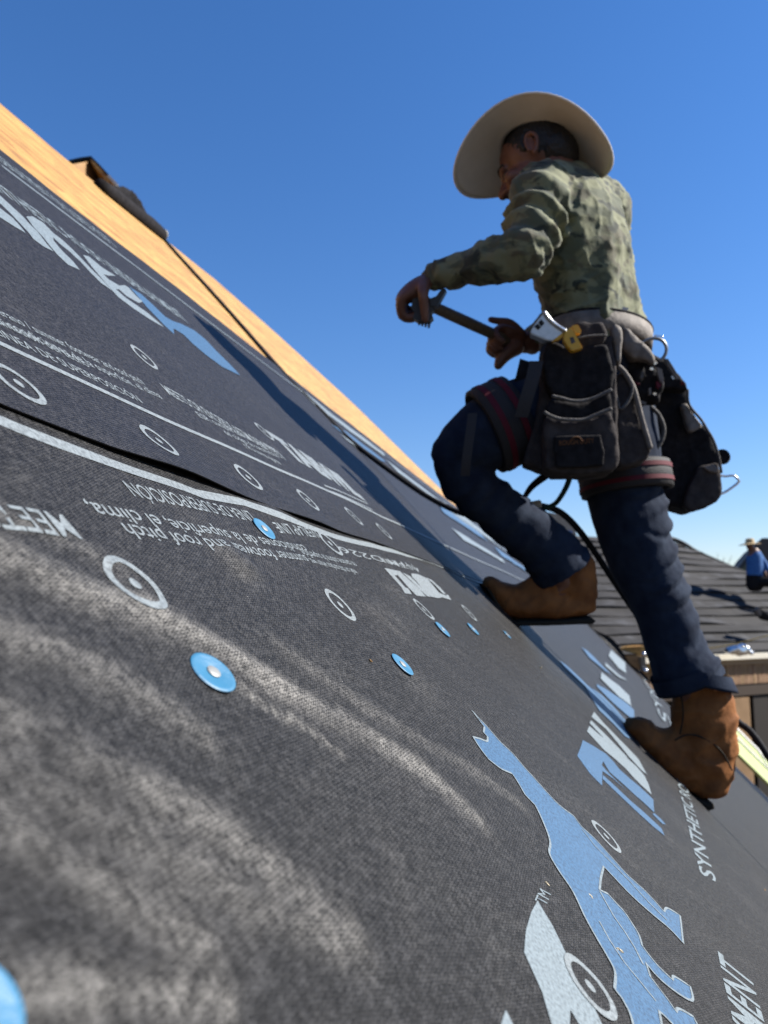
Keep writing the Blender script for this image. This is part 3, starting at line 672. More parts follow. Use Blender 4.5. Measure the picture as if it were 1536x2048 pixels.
M_chip = mat('wood_crumb', (0.50, 0.30, 0.12), 0.8); M_chip2 = mat('pale_wood_sliver', (0.66, 0.56, 0.38), 0.8)
def crumb(p, s, label, m, L_=1.0):
    a, u = p; z = H(a, u); th = random.random()*6
    o = thing('wood_crumb', roofw(a, u), label, 'wood crumb', 'wood crumbs on the underlayment')
    bm = bmesh.new(); ellipsoid(bm, roofw(a, u, z + s*.5), [(Rd*math.cos(th)+Ru*math.sin(th))*s*L_, (Ru*math.cos(th)-Rd*math.sin(th))*s*.5, Rn*s*.5], 7, 5)
    for v in bm.verts: v.co += V((random.uniform(-1, 1), random.uniform(-1, 1), random.uniform(-1, 1)))*s*.25
    link('crumb', mesh_of(bm), m, o)
crumb((0.6254,0.0945), .0016, 'orange wood crumb left of a blue cap nail on bare felt', M_chip, 1.2)
crumb((0.6053,-0.1799), .0016, 'pale wood sliver lying on the hind leg of the animal print', M_chip2, 3.0)
crumb((0.5764,-0.1109), .0010, 'pale wood sliver by the small TM letters', M_chip2, 2.5)
crumb((0.6498,-0.1524), .0010, 'pale wood sliver on the belly of the animal print', M_chip2, 2.5)
crumb((1.7796,-0.5645), .0016, 'white crumb right of the SYNTHETIC lettering', M_chip2, 1.0)
crumb((1.7718,-0.6207), .0018, 'tan sliver at the right edge below the SYNTHETIC lettering', M_chip, 3.0)
crumb((1.6309,-0.0102), .0030, 'white crumb on the felt under the raised boot', M_chip2, 1.0)
crumb((0.5843,0.5228), .0014, 'tan wood sliver above the Spanish text rows', M_chip, 4.0)
crumb((0.8156,0.3439), .0013, 'white crumb on the upper sheet by a ring mark', M_chip2, 1.0)

# ------------------------------------------------------------------ ridge: felt roll, plywood dormer
t = thing('felt_roll', roofw(4.0, 2.5), 'long dark roll of leftover underlayment lying near the ridge by the plywood gable', 'roll')
p0, p1 = V((-1.137,2.886,5.992)), V((-1.102,3.592,6.147))
bm = bmesh.new(); tube(bm, [p0, p0.lerp(p1, .25), p0.lerp(p1, .5), p0.lerp(p1, .75), p1], [.03, .036, .035, .04, .034], 16, sub=3, round_ends=False)
me = mesh_of(bm)
link('rolled_sheet', me, M_bagd, t, smooth=True)
bm = bmesh.new(); ax = (p1-p0).normalized(); ellipsoid(bm, p1 + ax*.012, [ax*.03, Ru*.034, Rn*.036], 14, 8)
link('roll_end', mesh_of(bm), mat('pale_roll_end', (.42, .40, .34), .8, col2=(.30, .27, .2), nscale=60), t, smooth=True)
t = thing('black_bag', (-1.177,3.388,6.166), 'black cloth bag slumped over the ridge behind the felt roll', 'bag')
bm = bmesh.new(); prism(bm, [(-1.179,3.017,6.073), (-1.168,3.128,6.147), (-1.151,3.28,6.218), (-1.145,3.359,6.236), (-1.151,3.498,6.247), (-1.154,3.641,6.236), (-1.159,3.763,6.229), (-1.187,3.69,6.17), (-1.189,3.394,6.119), (-1.172,3.12,6.055)], V((-.22, .24, -.10)))
me = remesh(bm, .009, 12); displace(me, lambda p, n: .006*noise.noise(p*9)); link('bag_body', me, M_bagd, t, smooth=True)
t = thing('dormer', (-1.954,4.885,7.062), 'small plywood gable with dark roof edge showing above the ridge', 'dormer')
bm = bmesh.new(); prism(bm, [(-1.955,4.434,7.037), (-1.988,4.851,7.323), (-1.984,5.07,7.347), (-1.98,5.326,7.39), V((-1.965,5.599,7.384)) + V((0, 0, -2.6)), V((-1.994,5.082,7.099)) + V((0, 0, -2.6)), V((-1.969,4.595,6.966)) + V((0, 0, -2.6))], V((-.6, .6, 0)))
link('plywood_face', mesh_of(bm), M_osb_dark, t)
bm = bmesh.new(); prism(bm, [(-2.11,4.803,7.301),(-2.036,4.801,7.318),(-1.962,4.8,7.328),(-1.959,4.803,7.308),(-2.036,4.804,7.298),(-2.11,4.807,7.278)], V((-.15, .9, 0)))
prism(bm, [(-1.962,4.8,7.328),(-1.902,4.808,7.268),(-1.768,4.827,7.122),(-1.694,4.837,7.042),(-1.704,4.839,7.029),(-1.781,4.829,7.105),(-1.912,4.81,7.248),(-1.966,4.803,7.308)], V((-.15, .9, 0)))
link('roof_edge', mesh_of(bm), M_black, t)
bm = bmesh.new(); prism(bm, [(-1.957,4.775,7.287),(-1.937,4.776,7.284),(-1.844,4.789,7.178),(-1.818,4.794,7.145),(-1.838,4.794,7.138),(-1.924,4.782,7.237)], V((-.02, .1, 0)))
link('rafter', mesh_of(bm), M_osb, t)
bm = bmesh.new(); prism(bm, [(-1.844,4.789,7.178),(-1.831,4.788,7.188),(-1.771,4.796,7.125),(-1.784,4.798,7.112)], V((-.02, .1, 0)))
link('barge_board', mesh_of(bm), M_whitetrim, t)

# ------------------------------------------------------------------ lifeline rope
t = thing('lifeline_rope', (-0.221,2.631,5.005), 'black lifeline rope running from the felt roll down past the worker to the lower right', 'rope')
rp = [(-1.104,3.632,6.151), (-0.958,3.426,5.95), (-0.695,3.108,5.603), (-0.519,2.867,5.362), (-0.378,2.656,5.165), (-0.289,2.574,5.055), (-0.217,2.583,4.986), (-0.115,2.547,4.876), (0.02,2.462,4.754), (0.144,2.374,4.652), (0.252,2.302,4.59), (0.338,2.222,4.583), (0.41,2.14,4.595), (0.458,2.101,4.584), (0.496,2.103,4.565), (0.545,2.129,4.522), (0.605,2.178,4.457), (0.681,2.231,4.363), (0.768,2.246,4.245), (0.883,2.193,4.108), (0.949,2.135,4.013), (1.014,2.087,3.917), roofw(2.15, -1.12, .03), roofw(1.95, -1.7, .012), roofw(1.7, -2.4, .012)]
tube_obj('rope', rp, [.0085]*6 + [.0085]*6 + [.0090]*13, M_rope, t, n=10, sub=5)
bm = bmesh.new(); box(bm, (0.407,2.08,4.589), ((.022, 0, .004), (0, .012, 0), (-.002, 0, .010))); box(bm, (0.388,2.079,4.598), ((.006, 0, .008), (0, .014, 0), (-.008, 0, .006)))
bmesh.ops.bevel(bm, geom=bm.edges[:], offset=.003, segments=2, affect='EDGES')
link('rope_grab', mesh_of(bm), M_dsteel, t)
tube_obj('grab_pin', [(0.371,2.079,4.6), (0.427,2.07,4.591)], .003, M_steel, t, n=8)

# ================================================================== the worker
person = thing('person', (0.713,2.13,3.893), 'roofer in a cream cowboy hat, camouflage shirt, dark jeans and tan boots climbing the roof', 'person')
tf = V((-.77, .63, 0)).normalized(); tl = V((0, 0, 1)).cross(tf)           # torso facing, its left
fh = V((-.86, .36, -.36)).normalized()
lh = V((0, 0, 1)).cross(fh).normalized(); lh = (lh + V((0, 0, .14))).normalized(); lh = (lh - fh*fh.dot(lh)).normalized(); uh = fh.cross(lh)
hc = V((0.401,1.904,5.476))
def hp(f, l, u): return hc + fh*f + lh*l + uh*u

# --- body: one continuous skin from head to hands and feet
bm = bmesh.new()
ellipsoid(bm, hp(-.012, 0, .03), [fh*.098, lh*.076, uh*.088], 22, 16)
ellipsoid(bm, hp(.028, 0, -.038), [fh*.062, lh*.058, uh*.075], 18, 14)
ellipsoid(bm, hp(.056, 0, -.088), [fh*.028, lh*.030, uh*.022], 12, 8)         # chin
ellipsoid(bm, hp(.078, 0, .008), [fh*.018, lh*.052, uh*.014], 12, 8)         # brow
tube(bm, [hp(.084, 0, .0), hp(.102, 0, -.024), hp(.108, 0, -.036)], [.009, .012, .013], 10)
for s in (1, -1):
    ellipsoid(bm, hp(.094, s*.012, -.038), [fh*.010, lh*.009, uh*.008], 8, 6)
    ellipsoid(bm, hp(.062, s*.042, -.03), [fh*.026, lh*.018, uh*.02], 10, 8)  # cheek
ellipsoid(bm, hp(.086, 0, -.062), [fh*.012, lh*.024, uh*.006], 10, 6); ellipsoid(bm, hp(.084, 0, -.073), [fh*.012, lh*.021, uh*.007], 10, 6)
for s in (1, -1):                                                             # ears: dish, rolled rim and lobe
    ec = hp(-.010, s*.077, -.004); eo = lh*s
    ellipsoid(bm, ec, [fh*.014, eo*.005, uh*.024], 12, 8)
    tube(bm, [ec + fh*.012 - uh*.016 + eo*.004, ec + fh*.012 + uh*.010 + eo*.005, ec + fh*.004 + uh*.027 + eo*.008, ec - fh*.010 + uh*.026 + eo*.011, ec - fh*.018 + uh*.010 + eo*.012, ec - fh*.015 - uh*.010 + eo*.010, ec - fh*.004 - uh*.024 + eo*.006, ec + fh*.004 - uh*.030 + eo*.004], [.0045, .005, .0055, .0058, .0055, .005, .006, .006], 8, sub=3)
nb = V((0.471,1.938,5.453))
tube(bm, [hp(-.03, 0, -.05), hp(-.04, 0, -.09).lerp(nb, .5), nb], [.056, .058, .066], 16)
tube(bm, [(0.565,2,4.972), (0.541,1.979,5.133), (0.514,1.946,5.314), (0.482,1.93,5.431)], [(.12, .09), (.12, .085), (.13, .09), (.10, .06)], 18, side=tl)
sh_l, el_l, wr_l = V((0.394,1.812,5.335)), V((0.331,1.726,5.14)), V((0.127,1.857,5.143))
sh_r, el_r, wr_r = V((0.619,2.052,5.423)), V((0.608,2.17,5.213)), V((0.403,2.12,5.06))
tube(bm, [nb, sh_l, el_l], [.05, .048, .04], 12, sub=3); tube(bm, [el_l, wr_l], [.04, .029], 12)
tube(bm, [nb, sh_r, el_r], [.05, .048, .04], 12, sub=3); tube(bm, [el_r, wr_r], [.04, .029], 12)
def hand(bm, wrist, palm_dir, finger_dir, back, thumb_side, curl, scale=1.0, spread=.012, thumb=None, pinky=None):
    """palm plus five separate bent fingers and a thumb; curl turns fingers from finger_dir towards -back"""
    pd = V(palm_dir).normalized(); bk = V(back); bk = (bk - pd*pd.dot(bk)).normalized(); sd = pd.cross(bk)
    if sd.dot(V(thumb_side)) < 0: sd = -sd
    k = scale; pc = wrist + pd*.050*k
    ellipsoid(bm, pc, [pd*.054*k, sd*.043*k, bk*.023*k], 14, 10)
    tube(bm, [wrist - pd*.03, wrist, wrist + pd*.03*k], [(.027, .023), (.026, .021), (.033, .019)], 12, side=sd)
    for i, (off, ln) in enumerate(((.031, .072), (.011, .080), (-.010, .074), (-.029, .058))):
        kn = wrist + pd*(.090 - .004*abs(i - 1))*k + sd*off*k
        bm_pts = [kn - pd*.025*k, kn]; ang = 0; d = pd.copy()
        cur = curl[i] if isinstance(curl, (list, tuple)) else curl
        for j, fr in enumerate((.45, .32, .23)):
            ang += cur*(0.85, 1.0, 0.8)[j]
            d = pd*math.cos(ang) - bk*math.sin(ang)
            bm_pts.append(bm_pts[-1] + d*ln*fr*k)
        tube(bm, bm_pts, [.0112*k, .0115*k, .0106*k, .0098*k, .0085*k], 10, sub=3)
    th = thumb or (pd*.7 + sd*.7, pd*.9 + sd*.25 - bk*.35)
    b0 = wrist + pd*.025*k + sd*.026*k
    b1 = b0 + V(th[0]).normalized()*.042*k; b2 = b1 + V(th[1]).normalized()*.034*k; b3 = b2 + V(th[1]).normalized()*.022*k
    tube(bm, [b0, b1, b2, b3], [.016*k, .0125*k, .0105*k, .0085*k], 10, sub=3)
HAX0, HAX1 = V((0.092,1.87,5.084)), V((0.33,2.069,5.059))
hd = (HAX1 - HAX0).normalized()
hand(bm, wr_l, V((0.056,1.882,5.102)) - wr_l, None, V((-.55, -.35, .75)), V((.3, -.9, -.4)), [1.2, 1.25, 1.25, 1.25], 1.12,
     thumb=(V((-.12, -.55, -.8)), V((.1, .25, -.95))))
hand(bm, wr_r, V((0.306,2.088,5.072)) - wr_r, None, V((.2, .55, .8)), V((-.25, .3, .9)), [.95, 1.05, 1.1, 1.1], 1.05,
     thumb=(V((-.7, -.15, .7)), V((-.95, -.1, .15))))
tube(bm, [(0.375,2.092,5.041), (0.345,2.084,5.021), (0.328,2.082,5), (0.319,2.08,4.982)], [.024, .022, .018, .013], 10, sub=3)      # little finger held out
# legs under the jeans, feet under the boots
hip_l, kn_l, an_l = V((0.489,1.916,4.845)), V((0.181,1.896,4.684)), V((0.475,2.037,4.377))
hip_r, kn_r, an_r = V((0.629,2.072,4.882)), V((0.703,2.071,4.425)), V((0.838,2.096,4.002))
for h_, k_, a_ in ((hip_l, kn_l, an_l), (hip_r, kn_r, an_r)):
    tube(bm, [V((0.565,2.002,4.959)).lerp(h_, .7), h_, h_.lerp(k_, .5), k_, k_.lerp(a_, .4), a_], [.075, .075, .065, .048, .046, .034], 12, sub=3)
tube(bm, [an_l, (0.414,2.054,4.325), (0.328,2.053,4.331)], [.034, .032, .026], 10, sub=3)
tube(bm, [an_r, (0.816,2.122,3.882), (0.709,2.112,3.953)], [.034, .032, .026], 10, sub=3)
me = remesh(bm, .0042, 3); me.name = 'body'
body = link('body', me, M_skin, person, smooth=True)
for s in (1, -1):
    bm = bmesh.new(); ellipsoid(bm, hp(.074, s*.030, -.008), [fh*.011, lh*.012, uh*.011], 12, 8)
    link('eye', mesh_of(bm), mat('dark_eye', (.05, .035, .03), .25, .5), person, smooth=True)
    tube_obj('eyebrow', [hp(.092, s*.012, .010), hp(.090, s*.032, .016), hp(.076, s*.052, .010)], [.004, .0045, .003], M_hair, person, n=8)
# hair: cap over the skull, short at the back and sides
bm = bmesh.new()
ellipsoid(bm, hp(-.018, 0, .036), [fh*.096, lh*.0795, uh*.089], 24, 18)
ellipsoid(bm, hp(-.058, 0, -.005), [fh*.058, lh*.070, uh*.062], 18, 12)
for s in (1, -1):
    ellipsoid(bm, hp(.010, s*.071, .022), [fh*.010, lh*.006, uh*.026], 10, 8)
me = remesh(bm, .004, 2); displace(me, lambda p, n: .0025*noise.noise(p*180)); link('hair', me, M_hair, person, smooth=True)

# --- shirt
bm = bmesh.new()
tube(bm, [(0.576,1.995,5.015), (0.569,1.99,5.05), (0.552,1.979,5.133), (0.53,1.956,5.235), (0.513,1.939,5.325), (0.497,1.93,5.398), (0.474,1.927,5.458)],
     [(.164, .114), (.172, .120), (.178, .120), (.192, .125), (.196, .118), (.178, .095), (.072, .060)], 28, side=tl, sub=3)
ellipsoid(bm, V((0.555,1.888,5.291)), [tl*.09, tf*.05, V((0, 0, .12))], 14, 10)          # shoulder blade
tube(bm, [V((0.483,1.922,5.415)), sh_l, sh_l.lerp(el_l, .5) + V((.004, 0, 0)), el_l], [.075, .078, .068, .058], 18, sub=4)
tube(bm, [el_l + V((.012, 0, -.004)), el_l.lerp(wr_l, .3), el_l.lerp(wr_l, .7), wr_l], [.054, .052, .042, .034], 18, sub=4)
tube(bm, [V((0.535,1.973,5.415)), sh_r, sh_r.lerp(el_r, .5), el_r], [.075, .080, .066, .056], 18, sub=4)
tube(bm, [el_r, el_r.lerp(wr_r, .5), wr_r.lerp(el_r, .1)], [.054, .048, .036], 18, sub=4)
me = remesh(bm, .0048, 4)
bt_c = V((0.525,1.956,5.235))
def shirt_f(p, n):
    d = 0
    # sleeve creases across the upper and lower arm
    for a_, b_, fr, amp in ((sh_l, el_l, 26, .0095), (el_l, wr_l, 20, .0055)):
        ab = b_ - a_; t_ = (p - a_).dot(ab)/ab.length_squared; r = (p - a_ - ab*t_).length
        if -.15 < t_ < 1.1 and r < .095:
            w_ = noise.noise(p*9)*.9
            d += amp*math.sin(t_*ab.length*fr*6.28*.62 + w_*4 + n.y*2)*min(1, max(0, 1.05 - abs(t_ - .55)*1.2))
            return d + .005*((1 - min(1, abs(noise.noise(p*17))*1.8))**3 - .3) + .002*fbm(p, 26)
    # torso: slack vertical drapes with sharp crests, deeper near the belt
    y = p.dot(tl); x = p.dot(tf); z = p.z - bt_c.z
    k = min(1, max(.25, .55 - z*2.2))
    def crease(q, pw=3): return (1 - min(1, abs(noise.noise(V(q)))*1.6))**pw
    d += .012*k*noise.noise(V((y*14 + x*10, z*3.0, 1.7)))
    d += .009*(.3 + k)*(crease((y*9 + x*7, z*2.6, 3.1)) - .3)
    d += .008*(crease((y*8, z*13 + y*9, 7), 4) - .2)*min(1, max(.2, -z*5))
    d += .005*(crease((y*15 + z*9, x*15 - z*12, 12), 3) - .3)
    return d + .002*fbm(p, 30)
displace(me, shirt_f)
shirt = link('shirt', me, M_camo, person, smooth=True)
tube_obj('collar', [nb + tf*.055 + V((0, 0, .012)), nb + tl*.062 + V((0, 0, .01)), nb - tf*.058 + V((0, 0, .016)), nb - tl*.062 + V((0, 0, .012)), nb + tf*.055 + V((0, 0, .012))], .010, M_camo, shirt, n=8, sub=5)
tube_obj('cuff', [wr_l.lerp(el_l, .05), wr_l.lerp(el_l, -.03)], .035, M_camo, shirt, n=16, sub=1, round_ends=False)
# side seam
# --- jeans
bm = bmesh.new()
tube(bm, [(0.568,1.991,5.042), (0.565,2,4.972), (0.565,2.012,4.879)], [(.165, .125), (.18, .135), (.165, .12)], 24, side=tl, sub=3)
LL = [(0.489,1.915,4.851), (0.402,1.901,4.801), (0.305,1.896,4.768), (0.216,1.892,4.715), (0.176,1.896,4.688)]
tube(bm, LL, [.108, .108, .102, .083, .066], 20, sub=4)
L2 = [(0.184,1.896,4.69), (0.211,1.914,4.627), (0.278,1.951,4.574), (0.367,1.99,4.509), (0.436,2.017,4.455), (0.475,2.033,4.407)]
tube(bm, L2, [.066, .066, .066, .070, .076, .082], 20, sub=4, round_ends=False)
RL = [(0.629,2.072,4.882), (0.648,2.08,4.743), (0.661,2.078,4.603), (0.684,2.074,4.479), (0.719,2.076,4.385), (0.753,2.078,4.294), (0.778,2.08,4.199), (0.796,2.076,4.155), (0.812,2.081,4.118)]
tube(bm, RL, [.112, .108, .102, .092, .084, .076, .076, .086, .094], 22, sub=4, round_ends=False)
me = remesh(bm, .0055, 4)
rk, ra = V((0.671,2.075,4.548)), V((0.825,2.087,4.068))
lk, la = V((0.184,1.898,4.672)), V((0.475,2.033,4.407))
def s5(t): return t*3.0
def jean_f(p, n):
    d = 0
    ab = ra - rk; t_ = (p - rk).dot(ab)/ab.length_squared; r = (p - rk - ab*t_).length
    if -.25 < t_ < 1.1 and r < .14:
        s_ = t_*ab.length; w_ = noise.noise(p*6)
        back = max(0, min(1, .45 + .75*n.x))
        f = math.sin(s_*105 + 5.5*w_ + p.y*38)
        gate = .45 + .75*max(0, noise.noise(V((s_*9, p.y*7, 2))) + .35)
        d += (.0085 + .014*max(0, t_ - .76)/.24)*back*gate*(max(f, -.2)**1 if f < 0 else f*f*(1.3 - .3*f))
        d += .004*noise.noise(V((p.x*12, p.y*12, s_*16)))*(.3 + back) - .006*back*(max(0, 1 - abs(math.sin(s_*38 + 3*noise.noise(p*5) + p.y*15))*2.2))
        return d + .0015*fbm(p, 20)
    ab = la - lk; t_ = (p - lk).dot(ab)/ab.length_squared; r = (p - lk - ab*t_).length
    if -.1 < t_ < 1.1 and r < .12:
        d += .006*noise.noise(V((p.x*10 + s5(t_), p.y*12, t_*14))) + .003*max(0, math.sin(t_*ab.length*75 + 6*noise.noise(p*6)))
    return d + .0025*fbm(p, 10)
displace(me, jean_f)
jeans = link('jeans', me, M_jean, person, smooth=True)
# turned hem of the straight leg
hemc = V((0.813,2.081,4.116)); ta = (V((0.825,2.086,4.079)) - V((0.781,2.082,4.186))).normalized()
ha = V((1, 0, 0)) - ta*ta.x; ha.normalize(); hb = ta.cross(ha)
bm = bmesh.new(); rows = []
for k in range(40):
    an = 2*math.pi*k/40; dv = ha*math.cos(an) + hb*math.sin(an)
    ext = .004 + .066*max(0, math.cos(an))
    rows.append([bm.verts.new(hemc + dv*(.097 + .004*math.sin(3*an)) + ta*(ext + q)) for q in (-.045, -.01, 0.0)] + [bm.verts.new(hemc + dv*.090 + ta*(ext - .01))])
for k in range(40):
    for j in range(3): bm.faces.new((rows[k][j], rows[(k+1) % 40][j], rows[(k+1) % 40][j+1], rows[k][j+1]))
link('hem', mesh_of(bm), M_jean, jeans, smooth=True)
# --- boots
side_r = V((-.12, .97, .2)).normalized()
def boot(tubes, nv, th, sole):
    bm = bmesh.new(); nv = V(nv).normalized()
    for pts, rad, sd in tubes: tube(bm, pts, rad, 20, side=sd, sub=4)
    me = remesh(bm, .006, 7, .5)
    displace(me, lambda p, n: .0065*noise.noise(V((p.x*14, p.y*9, p.z*26))) + .0045*((1 - min(1, abs(noise.noise(V((p.x*11 + p.z*8, p.y*8, p.z*20 - p.x*10)))*1.7)))**3 - .3) + .0018*fbm(p, 40))
    o = link('boot', me, M_boot, person, smooth=True)
    bm = bmesh.new(); prism(bm, [V(p) - nv*(th*.5) for p in sole], nv*th)
    me = remesh(bm, .004, 5)
    link('sole', me, M_sole, o, smooth=True)
    return o
XS = V((1, 0, 0))
br = boot([([(0.837,2.092,4.112), (0.848,2.098,4.06), (0.857,2.11,3.968), (0.861,2.119,3.902), (0.868,2.13,3.854)], [(.066, .046), (.086, .058), (.085, .058), (.075, .055), (.060, .052)], XS),
           ([(0.879,2.13,3.854), (0.823,2.127,3.881), (0.751,2.12,3.934), (0.695,2.114,3.976), (0.663,2.112,3.996)], [(.052, .050), (.056, .050), (.050, .052), (.038, .048), (.024, .036)], XS),
           ([(0.844,2.118,3.947), (0.78,2.118,3.947), (0.735,2.116,3.963)], [(.058, .052), (.048, .048), (.036, .042)], XS)], side_r, .100,
          [(0.643,2.113,3.984),(0.66,2.115,3.968),(0.697,2.12,3.929),(0.735,2.126,3.884),(0.778,2.132,3.844),(0.828,2.135,3.817),(0.855,2.135,3.815),(0.86,2.137,3.799),(0.839,2.138,3.791),(0.828,2.138,3.797),(0.799,2.137,3.804),(0.751,2.133,3.833),(0.705,2.126,3.884),(0.668,2.12,3.93),(0.643,2.115,3.967)])
bl = boot([([(0.491,2.052,4.416), (0.501,2.055,4.391), (0.512,2.061,4.351), (0.514,2.063,4.331)], [(.068, .056), (.068, .055), (.058, .050), (.050, .048)], XS),
           ([(0.522,2.063,4.331), (0.443,2.064,4.326), (0.363,2.064,4.323), (0.312,2.061,4.347), (0.283,2.058,4.374)], [(.048, .048), (.048, .050), (.044, .050), (.036, .048), (.022, .036)], V((0, 0, 1))),
           ([(0.483,2.056,4.384), (0.416,2.06,4.355), (0.376,2.062,4.339)], [.054, .048, .038], V((0, 0, 1)))], side_r, .095,
          [(0.26,2.058,4.374),(0.275,2.059,4.363),(0.301,2.065,4.321),(0.331,2.069,4.284),(0.443,2.069,4.286),(0.538,2.068,4.294),(0.549,2.069,4.284),(0.538,2.07,4.277),(0.443,2.071,4.273),(0.325,2.071,4.272),(0.291,2.066,4.313)])
# stitched welt lines on the near boot
for pts in ([(0.755,2.055,3.97),(0.783,2.053,3.983),(0.822,2.054,3.978),(0.872,2.058,3.945),(0.903,2.065,3.893)], [(0.771,2.04,4.086),(0.776,2.046,4.035),(0.768,2.053,3.986)]):
    tube_obj('boot_seam', pts, .0022, M_sole, br, n=6)
# --- hat
hat_c = V((0.397,1.907,5.534))
hf = V((-.92, .30, .03)).normalized(); hl0 = V((-.30, -.86, .30)); hl = (hl0 - hf*hf.dot(hl0)).normalized(); hu = hf.cross(hl)
if hu.z < 0: hu = -hu
def brim_pt(ph, r):
    c_, s_ = math.cos(ph), math.sin(ph)
    x = c_*(.082 + r*.122); y = s_*(.068 + r*.084)
    z = r**1.6*(-.008*s_*s_ - .095*c_*c_ + .016*max(0, abs(s_) - .5)) + .004*math.sin(2*ph)*r
    return hat_c + hf*x + hl*y + hu*z
bm = bmesh.new(); n = 72; m = 12; grid_ = []
for lay, off in ((0, 0.0), (1, .0045)):
    grid_.append([[bm.verts.new(brim_pt(2*math.pi*k/n, j/m) + hu*off) for j in range(m+1)] for k in range(n)])
for k in range(n):
    k2 = (k+1) % n
    for j in range(m):
        for g_ in grid_: bm.faces.new((g_[k][j], g_[k2][j], g_[k2][j+1], g_[k][j+1]))
    bm.faces.new((grid_[0][k][m], grid_[0][k2][m], grid_[1][k2][m], grid_[1][k][m]))
    bm.faces.new((grid_[0][k][0], grid_[0][k2][0], grid_[1][k2][0], grid_[1][k][0]))
hat = link('cowboy_hat', mesh_of(bm), M_hat, person, smooth=True)
bm = bmesh.new(); rings = []
for i, (z, k_) in enumerate(((0, 1.0), (.02, .99), (.05, .95), (.08, .9), (.10, .82), (.112, .66), (.112, .4), (.104, .12))):
    rings.append([bm.verts.new(hat_c + hf*math.cos(2*math.pi*q/36)*.084*k_ + hl*math.sin(2*math.pi*q/36)*.070*k_*(1 - .18*(z > .07)*max(0, math.cos(2*math.pi*q/36))) + hu*(z + .002 - .018*(1 - abs(math.sin(2*math.pi*q/36)))*(z > .1))) for q in range(36)])
for r0, r1 in zip(rings, rings[1:]):
    for k in range(36): bm.faces.new((r0[k], r0[(k+1) % 36], r1[(k+1) % 36], r1[k]))
bm.faces.new(rings[-1]); link('crown', mesh_of(bm), M_hat, hat, smooth=True)
tube_obj('brim_binding', [brim_pt(2*math.pi*k/48, 1.0) + hu*.002 for k in range(49)], .0034, M_hat, hat, n=8, sub=1)

# ------------------------------------------------------------------ hatchet held in both hands
t = thing('hatchet', HAX0, 'roofing hatchet with a worn wooden handle held between both hands', 'hatchet')
hs_ = hd.cross(V((0, 0, 1))).normalized(); hu_ = hs_.cross(hd)
tube_obj('handle', [HAX0 + hd*.005, HAX0.lerp(HAX1, .3), HAX0.lerp(HAX1, .6), HAX1, HAX1 + hd*.05], [(.015, .010), (.0165, .011), (.017, .011), (.016, .011), (.019, .012)], M_handle, t, n=12, side=hu_)
bm = bmesh.new()
for pl in ([(0.148,1.841,5.109),(0.156,1.842,5.102),(0.133,1.847,5.061),(0.118,1.847,5.061),(0.113,1.845,5.079),(0.131,1.844,5.086)], [(0.073,1.849,5.088),(0.103,1.848,5.093),(0.123,1.85,5.078),(0.126,1.853,5.058),(0.113,1.855,5.038),(0.086,1.856,5.036),(0.068,1.853,5.058)]): prism(bm, pl, V((.004, .024, .002)))
prism(bm, [(0.075,1.85,5.044),(0.113,1.849,5.049),(0.123,1.851,5.034),(0.115,1.852,5.025),(0.085,1.852,5.024),(0.073,1.851,5.031)], V((.004, .028, .002)))
link('steel_head', mesh_of(bm), mat('dull_black_steel', (.03, .03, .032), .5, .4), t)
bm = bmesh.new()
for k in range(4): box(bm, V((0.089,1.867,5.028)) + V((.0085*k, .004*k, -.001*k)), (V((.0028, 0, 0)), V((0, .010, 0)), V((0, 0, .006))))
link('milled_face', mesh_of(bm), bpy.data.materials['dull_black_steel'], t)

# ------------------------------------------------------------------ tool belt
tb = thing('tool_belt', (0.565,1.995,5.012), 'worn grey tool belt with bulging canvas pouches hanging round the hips of the climbing roofer', 'tool belt')
def puff(name, outline, nv, th, matl, parent, voxel=.006, sm=7, wr=.003, ws=18, label=None):
    bm = bmesh.new(); prism(bm, outline, V(nv)*th)
    me = remesh(bm, voxel, sm); displace(me, lambda p, n: wr*fbm(p, ws) + wr*.8*noise.noise(V((p.x*30, p.y*30, p.z*9))))
    o = link(name, me, matl, parent, smooth=True)
    if label: o['label'] = label
    return o
NV = V((.12, .98, .05))
def ell_ring(c, ax, bx, up, h, n=56, lean=None):
    bm = bmesh.new(); rows = []
    for k in range(n):
        an = 2*math.pi*k/n; ca, sa = math.cos(an), math.sin(an)
        p = V(c) + ax*ca + bx*sa; o_ = (ax.normalized()*ca + bx.normalized()*sa)*.012
        rows.append([bm.verts.new(p - up*h), bm.verts.new(p - up*h*.9 + o_), bm.verts.new(p + o_*1.15), bm.verts.new(p + up*h*.9 + o_), bm.verts.new(p + up*h), bm.verts.new(p - o_*.2)])
    for k in range(n):
        k2 = (k+1) % n
        for j in range(6): bm.faces.new((rows[k][j], rows[k2][j], rows[k2][(j+1) % 6], rows[k][(j+1) % 6]))
    return mesh_of(bm)
belt_up = V((.10, .05, 1)).normalized()
link('belt', ell_ring((0.571,1.994,5.02), tl*.170, tf*.126, belt_up, .028), M_belt, tb, smooth=True)
tube_obj('belt_binding', [V((0.571,1.994,5.02)) + belt_up*.028 + tl*.180*math.cos(k*math.pi/20) + tf*.136*math.sin(k*math.pi/20) for k in range(41)], .004, M_bagd, tb, n=8, sub=1)
pk = puff('pouch', [(0.374,1.72,4.918),(0.393,1.719,4.927),(0.431,1.721,4.906),(0.465,1.72,4.914),(0.516,1.72,4.918),(0.524,1.722,4.901),(0.528,1.726,4.872),(0.535,1.728,4.851),(0.528,1.733,4.813),(0.494,1.736,4.794),(0.456,1.737,4.784),(0.423,1.737,4.788),(0.393,1.735,4.797),(0.376,1.732,4.826),(0.368,1.726,4.872)], NV, .13, M_bagd, tb)
